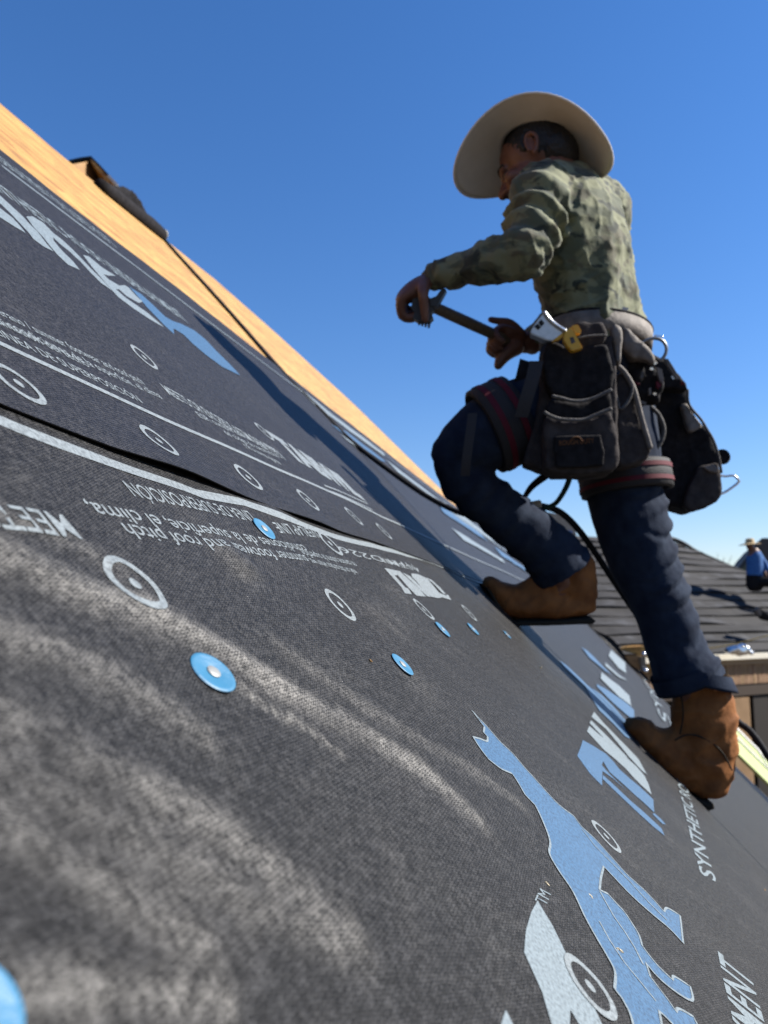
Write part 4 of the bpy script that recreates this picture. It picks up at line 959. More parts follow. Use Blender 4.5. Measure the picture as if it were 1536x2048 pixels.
puff('pouch_back', [(0.376,1.762,4.902),(0.387,1.758,4.932),(0.506,1.758,4.936),(0.54,1.755,4.954),(0.553,1.764,4.885),(0.555,1.774,4.808),(0.557,1.788,4.7),(0.549,1.797,4.636),(0.462,1.798,4.625),(0.376,1.797,4.636),(0.33,1.795,4.649),(0.337,1.791,4.679),(0.358,1.783,4.743),(0.369,1.774,4.808),(0.371,1.766,4.872)], NV, .09, M_bag, tb)
puff('pouch_pocket', [(0.383,1.711,4.788),(0.417,1.713,4.778),(0.45,1.713,4.775),(0.488,1.712,4.785),(0.519,1.709,4.804),(0.526,1.714,4.769),(0.525,1.719,4.728),(0.433,1.72,4.721),(0.371,1.719,4.73),(0.369,1.716,4.752)], NV, .10, M_bagd, tb)
fp = puff('pouch_pocket', [(0.366,1.702,4.746),(0.397,1.703,4.735),(0.43,1.704,4.731),(0.483,1.702,4.741),(0.514,1.7,4.757),(0.527,1.705,4.724),(0.531,1.709,4.687),(0.535,1.715,4.642),(0.527,1.718,4.623),(0.504,1.719,4.614),(0.442,1.72,4.609),(0.397,1.719,4.61),(0.366,1.718,4.623),(0.363,1.707,4.703)], NV, .12, M_bag, tb, wr=.004)
for pts, r_ in (([(0.384,1.699,4.786),(0.405,1.699,4.781),(0.43,1.7,4.775),(0.455,1.7,4.776),(0.48,1.699,4.783),(0.515,1.697,4.8)], .0042), ([(0.362,1.687,4.745),(0.373,1.688,4.738),(0.397,1.689,4.73),(0.426,1.689,4.728),(0.451,1.689,4.729),(0.479,1.687,4.74),(0.51,1.686,4.753)], .0045)):
    tube_obj('pocket_binding', pts, r_, M_trim, tb, n=8)
bm = bmesh.new(); prism(bm, [(0.383,1.695,4.692),(0.418,1.694,4.695),(0.488,1.694,4.696),(0.497,1.699,4.66),(0.495,1.703,4.626),(0.438,1.704,4.623),(0.388,1.704,4.622),(0.383,1.699,4.66)], NV*.012)
lp = link('label_patch', remesh(bm, .004, 3), M_bagd, tb, smooth=True)
M_orange = mat('orange_thread', (0.15, 0.055, 0.012), .8)
def flat_text(s, p0, p1, h, matl, parent, name='lettering', depth=.0008):
    vs, fs = text_tris(s, .02); p0, p1 = V(p0), V(p1); x = p1 - p0; n_ = NV; u_ = n_.cross(x).normalized()
    if u_.z < 0: u_ = -u_
    bm = bmesh.new(); vv = [bm.verts.new(p0 + x*a + u_*b*h) for a, b in vs]
    for f in fs:
        try: bm.faces.new([vv[i] for i in f])
        except ValueError: pass
    return link(name, mesh_of(bm), matl, parent)
flat_text('ROUGH DUTY', *[(0.394,1.694,4.671),(0.473,1.694,4.677)], .011, M_orange, lp)
tube_obj('emblem_arch', [(0.419,1.693,4.681),(0.425,1.692,4.688),(0.434,1.692,4.69),(0.441,1.692,4.687),(0.445,1.693,4.681)], .0016, M_orange, lp, n=6)
sp = puff('side_pocket', [(0.553,1.801,4.838),(0.573,1.796,4.877),(0.591,1.796,4.877),(0.604,1.801,4.838),(0.613,1.805,4.805),(0.622,1.811,4.762),(0.633,1.815,4.729),(0.644,1.82,4.692),(0.64,1.823,4.668),(0.624,1.824,4.659),(0.58,1.825,4.647),(0.564,1.825,4.65),(0.562,1.818,4.707),(0.56,1.809,4.772)], NV, .10, M_bag, tb, wr=.005)
tube_obj('pocket_binding', [(0.548,1.786,4.834),(0.558,1.79,4.801),(0.564,1.793,4.782),(0.577,1.792,4.79),(0.59,1.789,4.812),(0.595,1.786,4.834)], .004, M_trim, tb, n=8)
tube_obj('pocket_binding', [(0.565,1.79,4.884),(0.578,1.791,4.871),(0.598,1.796,4.839),(0.609,1.8,4.802),(0.62,1.806,4.76),(0.631,1.811,4.723),(0.64,1.815,4.693)], .007, M_belt, tb, n=8)
fl = puff('belt_flap', [(0.436,1.736,4.944),(0.449,1.733,4.973),(0.47,1.732,4.976),(0.506,1.732,4.979),(0.519,1.733,4.97),(0.524,1.736,4.946),(0.513,1.74,4.921),(0.479,1.74,4.915),(0.444,1.741,4.908)], NV, .04, M_bag, tb, wr=.004)
tube_obj('flap_seam', [(0.452,1.726,4.932),(0.475,1.725,4.937),(0.497,1.725,4.939),(0.518,1.725,4.939)], .003, M_trim, fl, n=6)
puff('hip_strap', [(0.54,1.753,4.975),(0.551,1.752,4.98),(0.564,1.753,4.973),(0.568,1.757,4.941),(0.564,1.764,4.885),(0.553,1.765,4.881),(0.547,1.76,4.919)], NV, .03, M_belt, tb)
puff('belt_pad', [(0.591,1.83,5),(0.602,1.83,5.002),(0.625,1.833,4.98),(0.647,1.836,4.958),(0.67,1.839,4.933),(0.67,1.842,4.911),(0.645,1.841,4.92),(0.616,1.84,4.924),(0.593,1.838,4.942)], NV, .05, M_belt, tb, wr=.006)
puff('belt_back', [(0.718,2.045,5.018),(0.766,2.048,4.994),(0.804,2.052,4.959),(0.837,2.056,4.927),(0.841,2.059,4.906),(0.809,2.059,4.906),(0.777,2.058,4.911),(0.75,2.056,4.932),(0.726,2.051,4.97)], NV, .06, M_bagd, tb, wr=.006)
puff('webbing_cluster', [(0.599,1.878,4.939),(0.639,1.878,4.944),(0.683,1.88,4.924),(0.703,1.884,4.895),(0.708,1.887,4.87),(0.7,1.89,4.851),(0.688,1.893,4.829),(0.653,1.893,4.824),(0.634,1.889,4.861),(0.614,1.883,4.905)], NV, .06, M_bagd, tb, wr=.012, ws=30)
bits = (([(0.623,1.857,4.869),(0.634,1.858,4.866),(0.639,1.858,4.863),(0.632,1.858,4.861)], M_red), ([(0.679,1.857,4.871),(0.685,1.858,4.866),(0.691,1.858,4.86),(0.685,1.859,4.852),(0.679,1.859,4.857)], M_red),
        ([(0.668,1.851,4.918),(0.677,1.85,4.921),(0.682,1.851,4.915),(0.674,1.852,4.91)], M_steel), ([(0.662,1.853,4.903),(0.67,1.853,4.904),(0.672,1.854,4.897),(0.663,1.854,4.897)], M_steel),
        ([(0.759,1.962,4.917),(0.769,1.962,4.918),(0.773,1.963,4.912),(0.764,1.963,4.909)], M_steel), ([(0.659,1.859,4.852),(0.665,1.859,4.854),(0.666,1.861,4.838),(0.66,1.861,4.836)], M_belt),
        ([(0.671,1.861,4.842),(0.679,1.861,4.841),(0.677,1.862,4.835),(0.671,1.862,4.836)], M_steel), ([(0.783,1.964,4.903),(0.792,1.964,4.902),(0.791,1.965,4.894),(0.784,1.965,4.895)], M_red),
        ([(0.641,1.854,4.895),(0.648,1.854,4.893),(0.645,1.856,4.879),(0.639,1.856,4.876)], M_trim), ([(0.638,1.863,4.823),(0.655,1.864,4.817),(0.651,1.865,4.811),(0.639,1.864,4.816)], M_trim),
        ([(0.682,1.862,4.908),(0.696,1.863,4.903),(0.7,1.866,4.879),(0.698,1.868,4.865),(0.691,1.867,4.874),(0.686,1.865,4.889)], M_belt), ([(0.73,1.937,4.956),(0.741,1.937,4.954),(0.755,1.94,4.933),(0.77,1.943,4.906),(0.765,1.944,4.901),(0.745,1.94,4.928)], M_belt))
for pl, m_ in bits:
    bm = bmesh.new(); prism(bm, pl, NV*.012); bmesh.ops.recalc_face_normals(bm, faces=bm.faces[:])
    link('buckle' if m_ is M_steel else 'webbing_end', mesh_of(bm), m_, tb)
tube_obj('hammer_loop', [(0.623,1.859,4.934),(0.634,1.856,4.954),(0.649,1.854,4.97),(0.669,1.853,4.978),(0.686,1.853,4.978),(0.7,1.854,4.97),(0.707,1.856,4.954),(0.703,1.858,4.937),(0.693,1.86,4.925)], .0042, M_dsteel, tb, n=10)
box_obj('loop_clip', V((0.714,1.923,5.006)), ((.011, 0, -.002), (0, .006, 0), (0, 0, .006)), M_steel, tb, .002)
# far pouch on the other hip
fp2 = puff('pouch', [(0.792,2.134,4.951),(0.817,2.131,4.976),(0.84,2.132,4.965),(0.869,2.136,4.934),(0.87,2.142,4.89),(0.89,2.145,4.868),(0.91,2.149,4.837),(0.929,2.152,4.809),(0.946,2.156,4.782),(0.957,2.161,4.746),(0.965,2.167,4.696),(0.97,2.172,4.657),(0.967,2.175,4.632),(0.951,2.178,4.61),(0.912,2.18,4.593),(0.882,2.182,4.582),(0.856,2.181,4.588),(0.84,2.18,4.596),(0.817,2.179,4.602),(0.801,2.177,4.616),(0.773,2.161,4.74),(0.764,2.152,4.809),(0.753,2.143,4.884)], NV, .13, M_bagd, tb, wr=.004, label='dark pouch on the far hip with a wire loop')
puff('pouch_pocket', [(0.892,2.135,4.707),(0.916,2.135,4.712),(0.944,2.134,4.721),(0.954,2.138,4.69),(0.956,2.142,4.652),(0.954,2.146,4.628),(0.938,2.149,4.606),(0.9,2.151,4.589),(0.87,2.152,4.578),(0.845,2.15,4.598),(0.861,2.142,4.652)], NV, .06, M_bag, tb)
puff('lit_fold', [(0.837,2.108,4.878),(0.854,2.107,4.889),(0.87,2.111,4.853),(0.887,2.113,4.84),(0.901,2.116,4.815),(0.879,2.117,4.807),(0.859,2.118,4.799),(0.848,2.113,4.837)], NV, .03, M_belt, tb)  # paler cloth puts the sunlit look of this fold into its colour
tube_obj('wire_loop', [(0.929,2.174,4.642),(0.957,2.175,4.636),(0.972,2.175,4.638),(0.996,2.173,4.653),(1.016,2.17,4.67),(1.01,2.169,4.679),(1,2.168,4.687),(0.977,2.169,4.685),(0.954,2.168,4.688)], .0036, M_steel, tb, n=8, sub=2)
bm = bmesh.new(); tube(bm, [(0.967,2.161,4.741), (0.996,2.221,4.75)], .021, 20, sub=1, round_ends=False); link('tape_disc', mesh_of(bm), M_bagd, tb, smooth=True, angle=40)
tube_obj('binding', [(0.855,2.103,4.919),(0.859,2.108,4.878),(0.892,2.113,4.837),(0.909,2.117,4.81),(0.928,2.121,4.777),(0.942,2.127,4.733),(0.95,2.133,4.69)], .004, M_trim, tb, n=8)
puff('paper_ticket', [(0.897,2.126,4.704),(0.931,2.125,4.71),(0.94,2.126,4.7),(0.937,2.128,4.686),(0.912,2.127,4.691)], NV, .01, M_belt, tb, voxel=.003, sm=2, wr=0)
tube_obj('webbing_loop', [(0.71,1.997,4.842),(0.73,1.999,4.824),(0.743,2.003,4.798),(0.746,2.006,4.775),(0.738,2.009,4.749),(0.723,2.012,4.728)], (.006), M_trim, tb, n=8)

# things carried in the pouch
t = thing('tape_measure', (0.388,1.768,4.975), 'chrome tape measure sticking out of the pouch left of the yellow knife', 'tape measure')
bm = bmesh.new(); prism(bm, [(0.369,1.696,4.984),(0.374,1.696,4.986),(0.39,1.698,4.967),(0.418,1.701,4.943),(0.4,1.703,4.93),(0.39,1.704,4.919),(0.371,1.704,4.921),(0.337,1.702,4.936),(0.339,1.701,4.944),(0.352,1.698,4.965)], NV*.035)
bmesh.ops.bevel(bm, geom=bm.edges[:], offset=.002, segments=2, affect='EDGES')
link('case', mesh_of(bm), mat('brushed_chrome', (.42, .44, .47), .38, .5, .85, col2=(.34, .36, .38), nscale=60), t)
tube_obj('rim', [(0.369,1.691,4.982),(0.378,1.693,4.969),(0.393,1.695,4.955),(0.417,1.697,4.94)], .004, M_steel, t, n=8)
for pl in ([(0.346,1.699,4.951),(0.353,1.698,4.957),(0.361,1.699,4.949),(0.355,1.7,4.943)], [(0.355,1.698,4.96),(0.362,1.697,4.967),(0.369,1.698,4.958),(0.362,1.699,4.951)]):
    bm = bmesh.new(); prism(bm, pl, NV*-.0015); link('dark_mark', mesh_of(bm), M_black, t)
t = thing('utility_knife', (0.455,1.762,4.942), 'bright yellow utility knife clipped over the pouch edge', 'utility knife')
for nm, pl, d_ in (('grip', [(0.409,1.692,4.917),(0.412,1.689,4.933),(0.427,1.688,4.947),(0.433,1.689,4.935),(0.443,1.691,4.919),(0.455,1.694,4.898),(0.43,1.695,4.891),(0.422,1.694,4.898)], .022), ('head', [(0.429,1.691,4.95),(0.444,1.691,4.954),(0.453,1.693,4.937),(0.446,1.694,4.931),(0.435,1.694,4.933)], .02), ('tail', [(0.383,1.698,4.914),(0.399,1.696,4.927),(0.414,1.695,4.938),(0.411,1.697,4.925),(0.399,1.698,4.918)], .014)):
    bm = bmesh.new(); prism(bm, pl, NV*d_); bmesh.ops.bevel(bm, geom=bm.edges[:], offset=.002, segments=2, affect='EDGES'); link(nm, mesh_of(bm), M_yellow, t)
bm = bmesh.new(); prism(bm, [(0.424,1.69,4.921),(0.432,1.69,4.923),(0.437,1.691,4.911),(0.428,1.692,4.907)], NV*.002); link('sticker', mesh_of(bm), M_trim, t)

# ------------------------------------------------------------------ fall harness: thigh bands, straps, lanyard loop
hn = thing('safety_harness', (0.568,2.019,4.826), 'grey fall harness with red striped thigh bands worn over the jeans', 'harness')
def band(cpx, axis, r1, r2, sd, wd, parent, z=0):
    ax_ = V(axis).normalized(); a = V(sd); a = (a - ax_*ax_.dot(a)).normalized(); b = ax_.cross(a)
    o = link('thigh_band', ell_ring(cpx, a*r1, b*r2, ax_, wd/2), M_strap, parent, smooth=True)
    for q in (-.24, .22):
        bm = bmesh.new(); rows = []
        for k in range(56):
            an = 2*math.pi*k/56; o_ = (a*math.cos(an) + b*math.sin(an))
            p = V(cpx) + a*r1*math.cos(an) + b*r2*math.sin(an) + o_*.0155
            rows.append([bm.verts.new(p + ax_*(wd*q - wd*.075)), bm.verts.new(p + ax_*(wd*q + wd*.075))])
        for k in range(56): bm.faces.new((rows[k][0], rows[(k+1) % 56][0], rows[(k+1) % 56][1], rows[k][1]))
        link('red_stripe', mesh_of(bm), M_red, o, smooth=True)
    return o
band(V((0.296,1.896,4.768)), V((0.176,1.895,4.697)) - V((0.402,1.901,4.805)), .104, .100, V((0, 1, 0)), .10, hn)
band(V((0.66,2.076,4.658)), V((0.671,2.075,4.548)) - V((0.651,2.08,4.743)), .112, .110, V((0, 1, 0)), .078, hn)
def strap(pts, wv, th, matl, name='strap'):
    bm = bmesh.new(); P, _ = smooth_path(pts, [1]*len(pts), 4); wv = V(wv); rows = []
    for p in P: rows.append([bm.verts.new(p - wv), bm.verts.new(p + wv), bm.verts.new(p + wv + NV*th), bm.verts.new(p - wv + NV*th)])
    for r0, r1 in zip(rows, rows[1:]):
        for j in range(4): bm.faces.new((r0[j], r0[(j+1) % 4], r1[(j+1) % 4], r1[j]))
    bm.faces.new(rows[0]); bm.faces.new(rows[-1])
    return link(name, mesh_of(bm), matl, hn)
strap([(0.209,1.765,4.764), (0.201,1.762,4.711), (0.193,1.769,4.653), (0.191,1.784,4.618)], (.011, 0, 0), .003, M_strap, 'dangling_strap')
strap([(0.353,1.72,4.876), (0.341,1.716,4.829), (0.327,1.722,4.784), (0.318,1.737,4.747)], (.016, 0, 0), .004, M_strap, 'dangling_strap')
strap([(0.348,1.836,4.917), (0.334,1.833,4.863), (0.324,1.847,4.831)], (.012, 0, -.004), .01, M_bagd, 'buckle_strap')
tube_obj('lanyard_loop', [(0.486,1.971,4.656), (0.483,2.015,4.627), (0.465,2.06,4.592), (0.435,2.071,4.579)], [(.005, .008)]*4, M_green, hn, n=8)
tube_obj('lanyard_loop', [(0.442,1.969,4.666), (0.42,2.011,4.652), (0.396,2.044,4.632), (0.379,2.058,4.603), (0.383,2.071,4.58)], [(.008, .014), (.008, .015), (.006, .012), (.005, .007), (.004, .005)], M_bagd, hn, n=8)

# ================================================================== background
ground = bpy.data.meshes.new('ground')
gn = 24; GX = [-300 + 600*i/gn for i in range(gn+1)]
ground.from_pydata([(x, y + 150, -.02) for x in GX for y in GX], [], [(i*(gn+1)+j, (i+1)*(gn+1)+j, (i+1)*(gn+1)+j+1, i*(gn+1)+j+1) for i in range(gn) for j in range(gn)])
tag(link('ground', ground, mat('dry_dirt', (.11, .085, .06), .95, .1, col2=(.16, .125, .09), nscale=1.5, bump=.4, bscale=6, bdist=.05)), kind='structure')

NY = R(28); NP = V((6.164,15.232,3.485))
NM = Matrix.Translation(NP) @ Matrix.Rotation(NY, 4, 'Z')
nh = thing('neighbouring_house', NP, 'brick house across the gap with a hipped roof covered in dark underlayment strips', 'house', M=NM)
e_l, e_r, r_l, r_r = V((-10, 0, 0)), V((7.5, 0, 0)), V((-10, 3.8, 2.66)), V((3.7, 3.8, 2.66))
M_far = mat('far_underlayment', (.018, .017, .018), .8, .2, col2=(.042, .040, .043), nscale=1.1, detail=7, stretch=(1, .3, 4), contrast=(.4, .75), bump=.3, bscale=8)
M_far2 = mat('far_underlayment_marked', (.024, .023, .025), .8, .2, col2=(.085, .088, .10), nscale=2.6, detail=8, stretch=(1, .3, 3), contrast=(.50, .8), bump=.3, bscale=8)
nrm = V((0, -.57, .82))
NCO = 15
for i in range(NCO):
    t0, t1 = i/NCO, min(1.0, (i + 1.15)/NCO)
    off0, off1 = nrm*(.030 + .010*(i % 3)), nrm*.004
    q = [e_l.lerp(r_l, t0) + off0, e_r.lerp(r_r, t0) + off0, e_r.lerp(r_r, t1) + off1, e_l.lerp(r_l, t1) + off1]
    nseg = 40; bm = bmesh.new(); prev = None
    for k in range(nseg + 1):
        f_ = k/nseg; wv = nrm*max(0, .06*noise.noise(V((k*.4, i*3.1, 0)))) + V((0, 0, .05*noise.noise(V((k*.25, i*1.7, 4)))))
        vs = [bm.verts.new(q[0].lerp(q[1], f_) + wv), bm.verts.new(q[3].lerp(q[2], f_)), bm.verts.new(q[0].lerp(q[1], f_) + wv - nrm*.03)]
        if prev: bm.faces.new((prev[0], vs[0], vs[1], prev[1])); bm.faces.new((prev[2], vs[2], vs[0], prev[0]))
        prev = vs
    link('underlayment_strip', mesh_of(bm), (M_far, M_far2)[i % 2], nh, local=True)
bk_l, bk_r = V((-10, 7.6, 0)), V((7.5, 7.6, 0))
bm = bmesh.new(); vv = [bm.verts.new(p) for p in (e_r, bk_r, r_r)]; bm.faces.new(vv); link('hip_face', mesh_of(bm), M_far, nh, local=True)
bm = bmesh.new(); vv = [bm.verts.new(p) for p in (bk_l, bk_r, r_r, r_l)]; bm.faces.new(vv); link('back_slope', mesh_of(bm), M_far, nh, local=True)
hcap = [r_r + V((-.35, 0, .02)), r_r + V((0, 0, .07)), r_r.lerp(e_r, .06) + V((0, 0, .08)), r_r.lerp(e_r, .12) + V((0, 0, .03)), r_r.lerp(e_r, .3) + V((0, 0, .02)), r_r.lerp(e_r, .6), r_r.lerp(e_r, 1.0)]
bm = bmesh.new(); tube(bm, hcap, [.03, .06, .05, .03, .025, .02, .02], 8); link('hip_cap', mesh_of(bm), M_black, nh, smooth=True, local=True)
def wx(px, z=15): return (px - 768)/1538*z
def slab(name, x0, x1, z0, z1, y0, y1, m_):
    bm = bmesh.new(); box(bm, ((x0+x1)/2, (y0+y1)/2, (z0+z1)/2), (((x1-x0)/2, 0, 0), (0, (y1-y0)/2, 0), (0, 0, (z1-z0)/2)))
    return link(name, mesh_of(bm), m_, nh, local=True)
M_cream = mat('cream_gutter', (.86, .80, .66), .5, .4); M_tan = mat('tan_frieze', (.40, .28, .16), .7)
XA, XB, ZG = -1.7, 7.4, -NP.z
slab('gutter', XA, XB, -.125, -.02, -.12, -.002, M_cream)
slab('frieze_board', XA, XB, -.24, -.128, .0, .2, M_tan)
bmat = [mat('soldier_brick', (.44, .29, .155), .85, col2=(.36, .23, .12), nscale=8), mat('soldier_brick_dark', (.33, .195, .115), .85, col2=(.40, .25, .145), nscale=8)]
bm = bmesh.new(); box(bm, (0, 0, 0), ((.031, 0, 0), (0, .05, 0), (0, 0, .105))); bmesh.ops.bevel(bm, geom=bm.edges[:], offset=.004, segments=1, affect='EDGES')
bme = [mesh_of(bm)]; bme.append(bme[0].copy())
for k in (0, 1): bme[k].materials.append(bmat[k])
for r_ in range(2):
    x = XA + .05
    while x < 4.2:
        o = bpy.data.objects.new('brick', bme[random.random() < .35 + .4*r_]); C.objects.link(o)
        o.parent = nh; o.location = (x, .1 + random.uniform(-.008, .008), -.35 - .20*r_)
        if r_: o.scale = (1, 1, .8)
        x += .073
slab('mortar', XA, 4.3, -.66, -.243, .115, .2, mat('mortar', (.30, .24, .19), .9))
M_dkwood = mat('dark_brown_beam', (.055, .035, .022), .7)
slab('beam', XA, XB, -.86, -.663, .06, .3, M_dkwood)
slab('porch_back_wall', -5, XB, ZG, -.45, 1.6, 1.8, M_dkwood)
slab('plywood_panel', -.4, 1.45, ZG, -.90, .062, .09, mat('brown_plywood', (.27, .16, .075), .8, col2=(.33, .20, .10), nscale=4))
slab('porch_post', 1.62, 2.1, ZG, -.863, .1, .3, mat('near_black_post', (.02, .014, .010), .7))
slab('side_wall', -9, XA, ZG, -.25, .3, .5, M_dkwood)
# boxed eave return with plywood end and downspout
er = thing('eave_box', (4.615,14.23,3.431), 'yellow plywood eave box at the corner left of the straight leg', 'eave box')
bm = bmesh.new(); prism(bm, [(4.321,14.41,3.602),(4.45,14.403,3.657),(4.82,14.4,3.675),(4.875,14.412,3.584),(5.023,14.446,3.327),(5.078,14.463,3.19),(4.82,14.46,3.217),(4.746,14.424,3.492),(4.358,14.422,3.51)], V((0, .4, 0))); link('plywood_box', mesh_of(bm), M_osb, er)
bm = bmesh.new(); prism(bm, [(4.343,14.371,3.513),(4.729,14.373,3.495),(4.747,14.418,3.148),(4.49,14.413,3.194)], V((0, .3, 0))); link('shaded_end', mesh_of(bm), M_osb_dark, er)  # shade on this end is put into the colour by darker plywood
bm = bmesh.new(); prism(bm, [(4.67,14.223,3.485),(4.761,14.222,3.494),(4.779,14.254,3.251),(4.688,14.256,3.233)], V((0, .1, 0))); link('metal_strap', mesh_of(bm), M_dsteel, er)
for p in ((4.717,14.166,3.542), (4.744,14.204,3.245)):
    bm = bmesh.new(); ellipsoid(bm, p, [(.05, 0, 0), (0, .05, 0), (0, 0, .045)], 10, 8); link('bolt', mesh_of(bm), M_steel, er, smooth=True)
fo = thing('foil_bag', (6.917,15.123,3.548), 'crumpled silver foil bag lying on the far gutter', 'bag')
bm = bmesh.new(); prism(bm, [(6.643,15.077,3.512),(6.701,15.065,3.608),(6.855,15.058,3.656),(7.029,15.055,3.685),(7.106,15.067,3.589),(7.164,15.081,3.484),(6.875,15.082,3.474)], V((0, .25, 0))); me = remesh(bm, .03, 3); displace(me, lambda p, n: .03*fbm(p, 6)); link('foil', me, M_steel, fo, smooth=True)
yr = thing('yellow_rope', (6.082,15.006,3.668), 'thin yellow rope strung along the far gutter', 'rope')
tube_obj('rope', [(4.686,15.024,3.534), (5.889,15.019,3.572), (6.569,14.804,3.676), (7.228,14.577,3.871), (8.051,14.345,4.105)], .010, mat('yellow_rope', (.50, .36, .10), .7), yr, n=6)
# wrapped bundle on the far ridge
pb = thing('wrapped_bundle', (4.424,18.8,6.296), 'white and blue paper wrapped bundle standing on the far ridge', 'bundle')
bm = bmesh.new(); prism(bm, [(4.018,18.743,6.734),(4.424,18.752,6.661),(4.694,18.793,6.344),(4.768,18.838,6.003),(4.203,18.838,6.003)], V((0, .4, 0))); link('wrapping', mesh_of(bm), mat('kraft_and_white_paper', (.62, .52, .40), .8, col2=(.40, .30, .20), nscale=3), pb)
bm = bmesh.new(); prism(bm, [(4.468,18.78,6.293),(4.616,18.783,6.269),(4.64,18.802,6.123),(4.468,18.802,6.123)], V((0, .01, 0))); link('blue_label', mesh_of(bm), mat('blue_label', (.10, .22, .55), .6), pb)
# dark scrap on the far roof
sc = thing('felt_scrap', (7.906,16.14,4.256), 'curled black felt scrap lying on the far roof slope at the right edge', 'felt scrap')
bm = bmesh.new(); prism(bm, [(7.74,16.132,4.318),(7.844,16.124,4.38),(8.031,16.14,4.256),(8.114,16.162,4.091),(7.927,16.156,4.132)], V((0, .2, 0))); me = remesh(bm, .03, 2); link('scrap', me, M_bagd, sc, smooth=True)
bm = bmesh.new(); prism(bm, [(7.716,16.079,4.339),(7.778,16.071,4.4),(7.84,16.087,4.277),(7.799,16.095,4.215)], V((0, .1, 0))); link('pale_end', mesh_of(bm), M_belt, sc)
# second worker
p2 = thing('person', (8.661,18.055,5.04), 'distant worker in a straw hat and blue shirt sitting on the far roof', 'person')

bm = bmesh.new()
tube(bm, [(8.661,18.07,4.924), (8.684,18.025,5.272), (8.661,17.977,5.643), (8.59,17.962,5.759)], [(.17, .12), (.18, .12), (.17, .11), (.07, .06)], 14, sub=3)
ellipsoid(bm, (8.567,17.953,5.829), [V((.08, 0, 0)), V((0, .1, 0)), V((0, 0, .11))], 14, 10)
for xs, zz in ((1, 0), (-1, .2)):
    tube(bm, [V((8.754,17.974,5.667)) + V((0, zz, 0)), V((8.918,18.007,5.411)) + V((0, zz, 0)), V((8.965,18.034,5.202)) + V((0, zz - .1, 0))], [.065, .055, .04], 10, sub=3)
    ellipsoid(bm, V((8.977,18.04,5.156)) + V((0, zz - .1, 0)), [V((.04, 0, 0)), V((0, .05, 0)), V((0, 0, .06))], 8, 6)
    tube(bm, [V((8.661,18.067,4.947)) + V((0, zz, 0)), V((8.977,18.063,4.982)) + V((0, zz - .35, 0)), V((9.269,18.108,4.634)) + V((0, zz - .4, 0))], [.09, .075, .055], 10, sub=3)
link('body', remesh(bm, .02, 2), M_skin, p2, smooth=True)
bm = bmesh.new(); tube(bm, [(8.672,18.04,5.156), (8.684,18.017,5.33), (8.661,17.98,5.62), (8.614,17.969,5.701)], [(.19, .14), (.195, .14), (.185, .125), (.09, .08)], 14, sub=3)
for zz in (0, .2): tube(bm, [V((8.731,17.974,5.667)) + V((0, zz, 0)), V((8.918,18.007,5.411)) + V((0, zz, 0)), V((8.953,18.025,5.272)) + V((0, zz - .08, 0))], [.08, .07, .055], 10, sub=3)
link('shirt', remesh(bm, .02, 2), mat('blue_shirt', (.035, .13, .38), .8, col2=(.05, .18, .46), nscale=12), p2, smooth=True)
bm = bmesh.new(); tube(bm, [(8.661,18.043,5.133), (8.684,18.073,4.901)], [(.19, .15), (.2, .16)], 12)
for zz in (0, .2): tube(bm, [V((8.661,18.067,4.947)) + V((0, zz, 0)), V((8.977,18.063,4.982)) + V((0, zz - .35, 0)), V((9.269,18.108,4.634)) + V((0, zz - .4, 0))], [.11, .09, .07], 10, sub=3)
link('trousers', remesh(bm, .02, 2), M_bagd, p2, smooth=True)
bm = bmesh.new(); hc2 = V((8.567,17.948,5.864)); rings = []
for r_, z_ in ((.26, .0), (.2, .015), (.11, .03), (.10, .08), (.085, .13), (.05, .145)):
    rings.append([bm.verts.new(hc2 + V((r_*math.cos(2*math.pi*k/24), r_*math.sin(2*math.pi*k/24), z_ - .05*(r_ > .19)*math.cos(2*math.pi*k/24)*-.3))) for k in range(24)])
for r0, r1 in zip(rings, rings[1:]):
    for k in range(24): bm.faces.new((r0[k], r0[(k+1) % 24], r1[(k+1) % 24], r1[k]))
bm.faces.new(rings[-1]); bm.faces.new(rings[0][::-1])
link('straw_hat', mesh_of(bm), mat('straw', (.52, .38, .20), .8), p2, smooth=True, angle=40)
# farther house behind him
fh2 = thing('distant_house', (14.98,30.192,4.759), 'distant dark gabled roof behind the worker in the blue shirt', 'house')
bm = bmesh.new(); prism(bm, [(13.615,30.067,5.727),(14.434,29.926,6.81),(14.746,29.881,7.158),(18.179,29.881,7.158),(18.57,30.343,3.599),(13.615,30.343,3.599)], V((3.0, 8, 0))); link('roof', mesh_of(bm), mat('distant_shingle', (.075, .07, .07), .8, col2=(.10, .095, .09), nscale=2), fh2)
bm = bmesh.new(); prism(bm, [(13.725,29.966,5.722),(14.328,29.866,6.493),(14.464,29.966,5.722),(14.231,30.092,4.758),(13.647,30.042,5.143)], V((0, .05, 0))); link('gable', mesh_of(bm), mat('grey_green_siding', (.14, .15, .10), .8), fh2)
bm = bmesh.new(); box(bm, (wx(1600, 34), 34, 1.9), ((3.0, 0, 0), (0, 3.5, 0), (0, 0, 1.9))); link('wall', mesh_of(bm), M_stud, fh2)
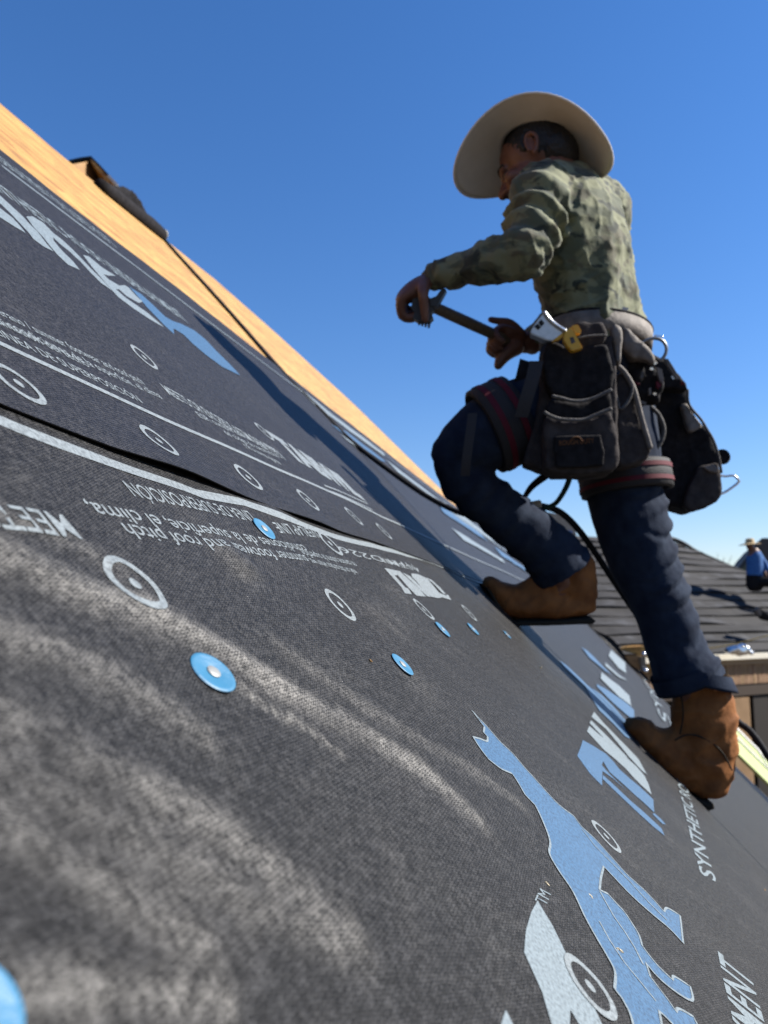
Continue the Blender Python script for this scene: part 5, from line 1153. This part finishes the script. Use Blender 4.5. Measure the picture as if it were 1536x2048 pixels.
# bare twigs
tr = thing('bare_tree', (19.369,45.665,2.088), 'bare leafless treetop showing over the far roof', 'tree')
tb0 = V((19.516,45.439,3.829)); tube_obj('trunk', [V((tb0.x, tb0.y, 0)), tb0, V((19.428,45.213,5.569))], [.22, .12, .05], mat('bark', (.16, .13, .11), .9), tr, n=8)
bm = bmesh.new(); random.seed(5)
for k in range(34):
    x, y = 1428 + random.gauss(0, 22), 1105 + abs(random.gauss(0, 18)); b0 = V((19.428,45.232,5.424)) + V((random.uniform(-.2, .2), 0, random.uniform(-.8, 0)))
    e0 = b0 + V(((x - 1432)/1538*45, random.uniform(-1, 1), (1185 - y)/1538*45))
    tube(bm, [b0, b0.lerp(e0, .5) + V((random.uniform(-.2, .2), 0, .1)), e0], [.03, .018, .008], 5, sub=3)
link('twigs', mesh_of(bm), mat('twig', (.20, .17, .15), .9), tr)['kind'] = 'stuff'
# green sheathing wall beyond the rake
gs = thing('sheathed_wall', (5.616,12.231,1.742), 'pale green sheathing wall with white seam tape below the roof edge at the right', 'wall')
M_gsh = mat('pale_green_sheathing', (.42, .50, .20), .6, .3, col2=(.46, .54, .24), nscale=3)
G0, GU, GV = V((5.112,11.995,2.782)), V((7.141,13.71,1.225)) - V((5.112,11.995,2.782)), V((.28, -.1, -.55))
def gpt(a, b, w=0.0): return G0 + GU*a + GV*b + V((.6, -.7, .35))*w
for a0, a1, b0, b1 in ((-.2, 1.0, .05, .62), (-.2, 1.0, .65, 1.5)):
    bm = bmesh.new(); prism(bm, [gpt(a0, b0), gpt(a1, b0), gpt(a1, b1), gpt(a0, b1)], V((-.03, .05, -.02))); link('sheathing_panel', mesh_of(bm), M_gsh, gs)
for a0, a1, b0, b1 in ((-.2, 1.0, -.06, .07), (-.2, 1.0, .60, .67)):
    bm = bmesh.new(); prism(bm, [gpt(a0, b0, .01), gpt(a1, b0, .01), gpt(a1, b1, .01), gpt(a0, b1, .01)], V((.006, -.007, .004))); link('seam_tape', mesh_of(bm), M_whitetrim, gs)
for a0 in (.42,):
    bm = bmesh.new(); prism(bm, [gpt(a0, .07, .012), gpt(a0 + .02, .07, .012), gpt(a0 + .02, .6, .012), gpt(a0, .6, .012)], V((.006, -.007, .004))); link('seam_tape', mesh_of(bm), M_whitetrim, gs)
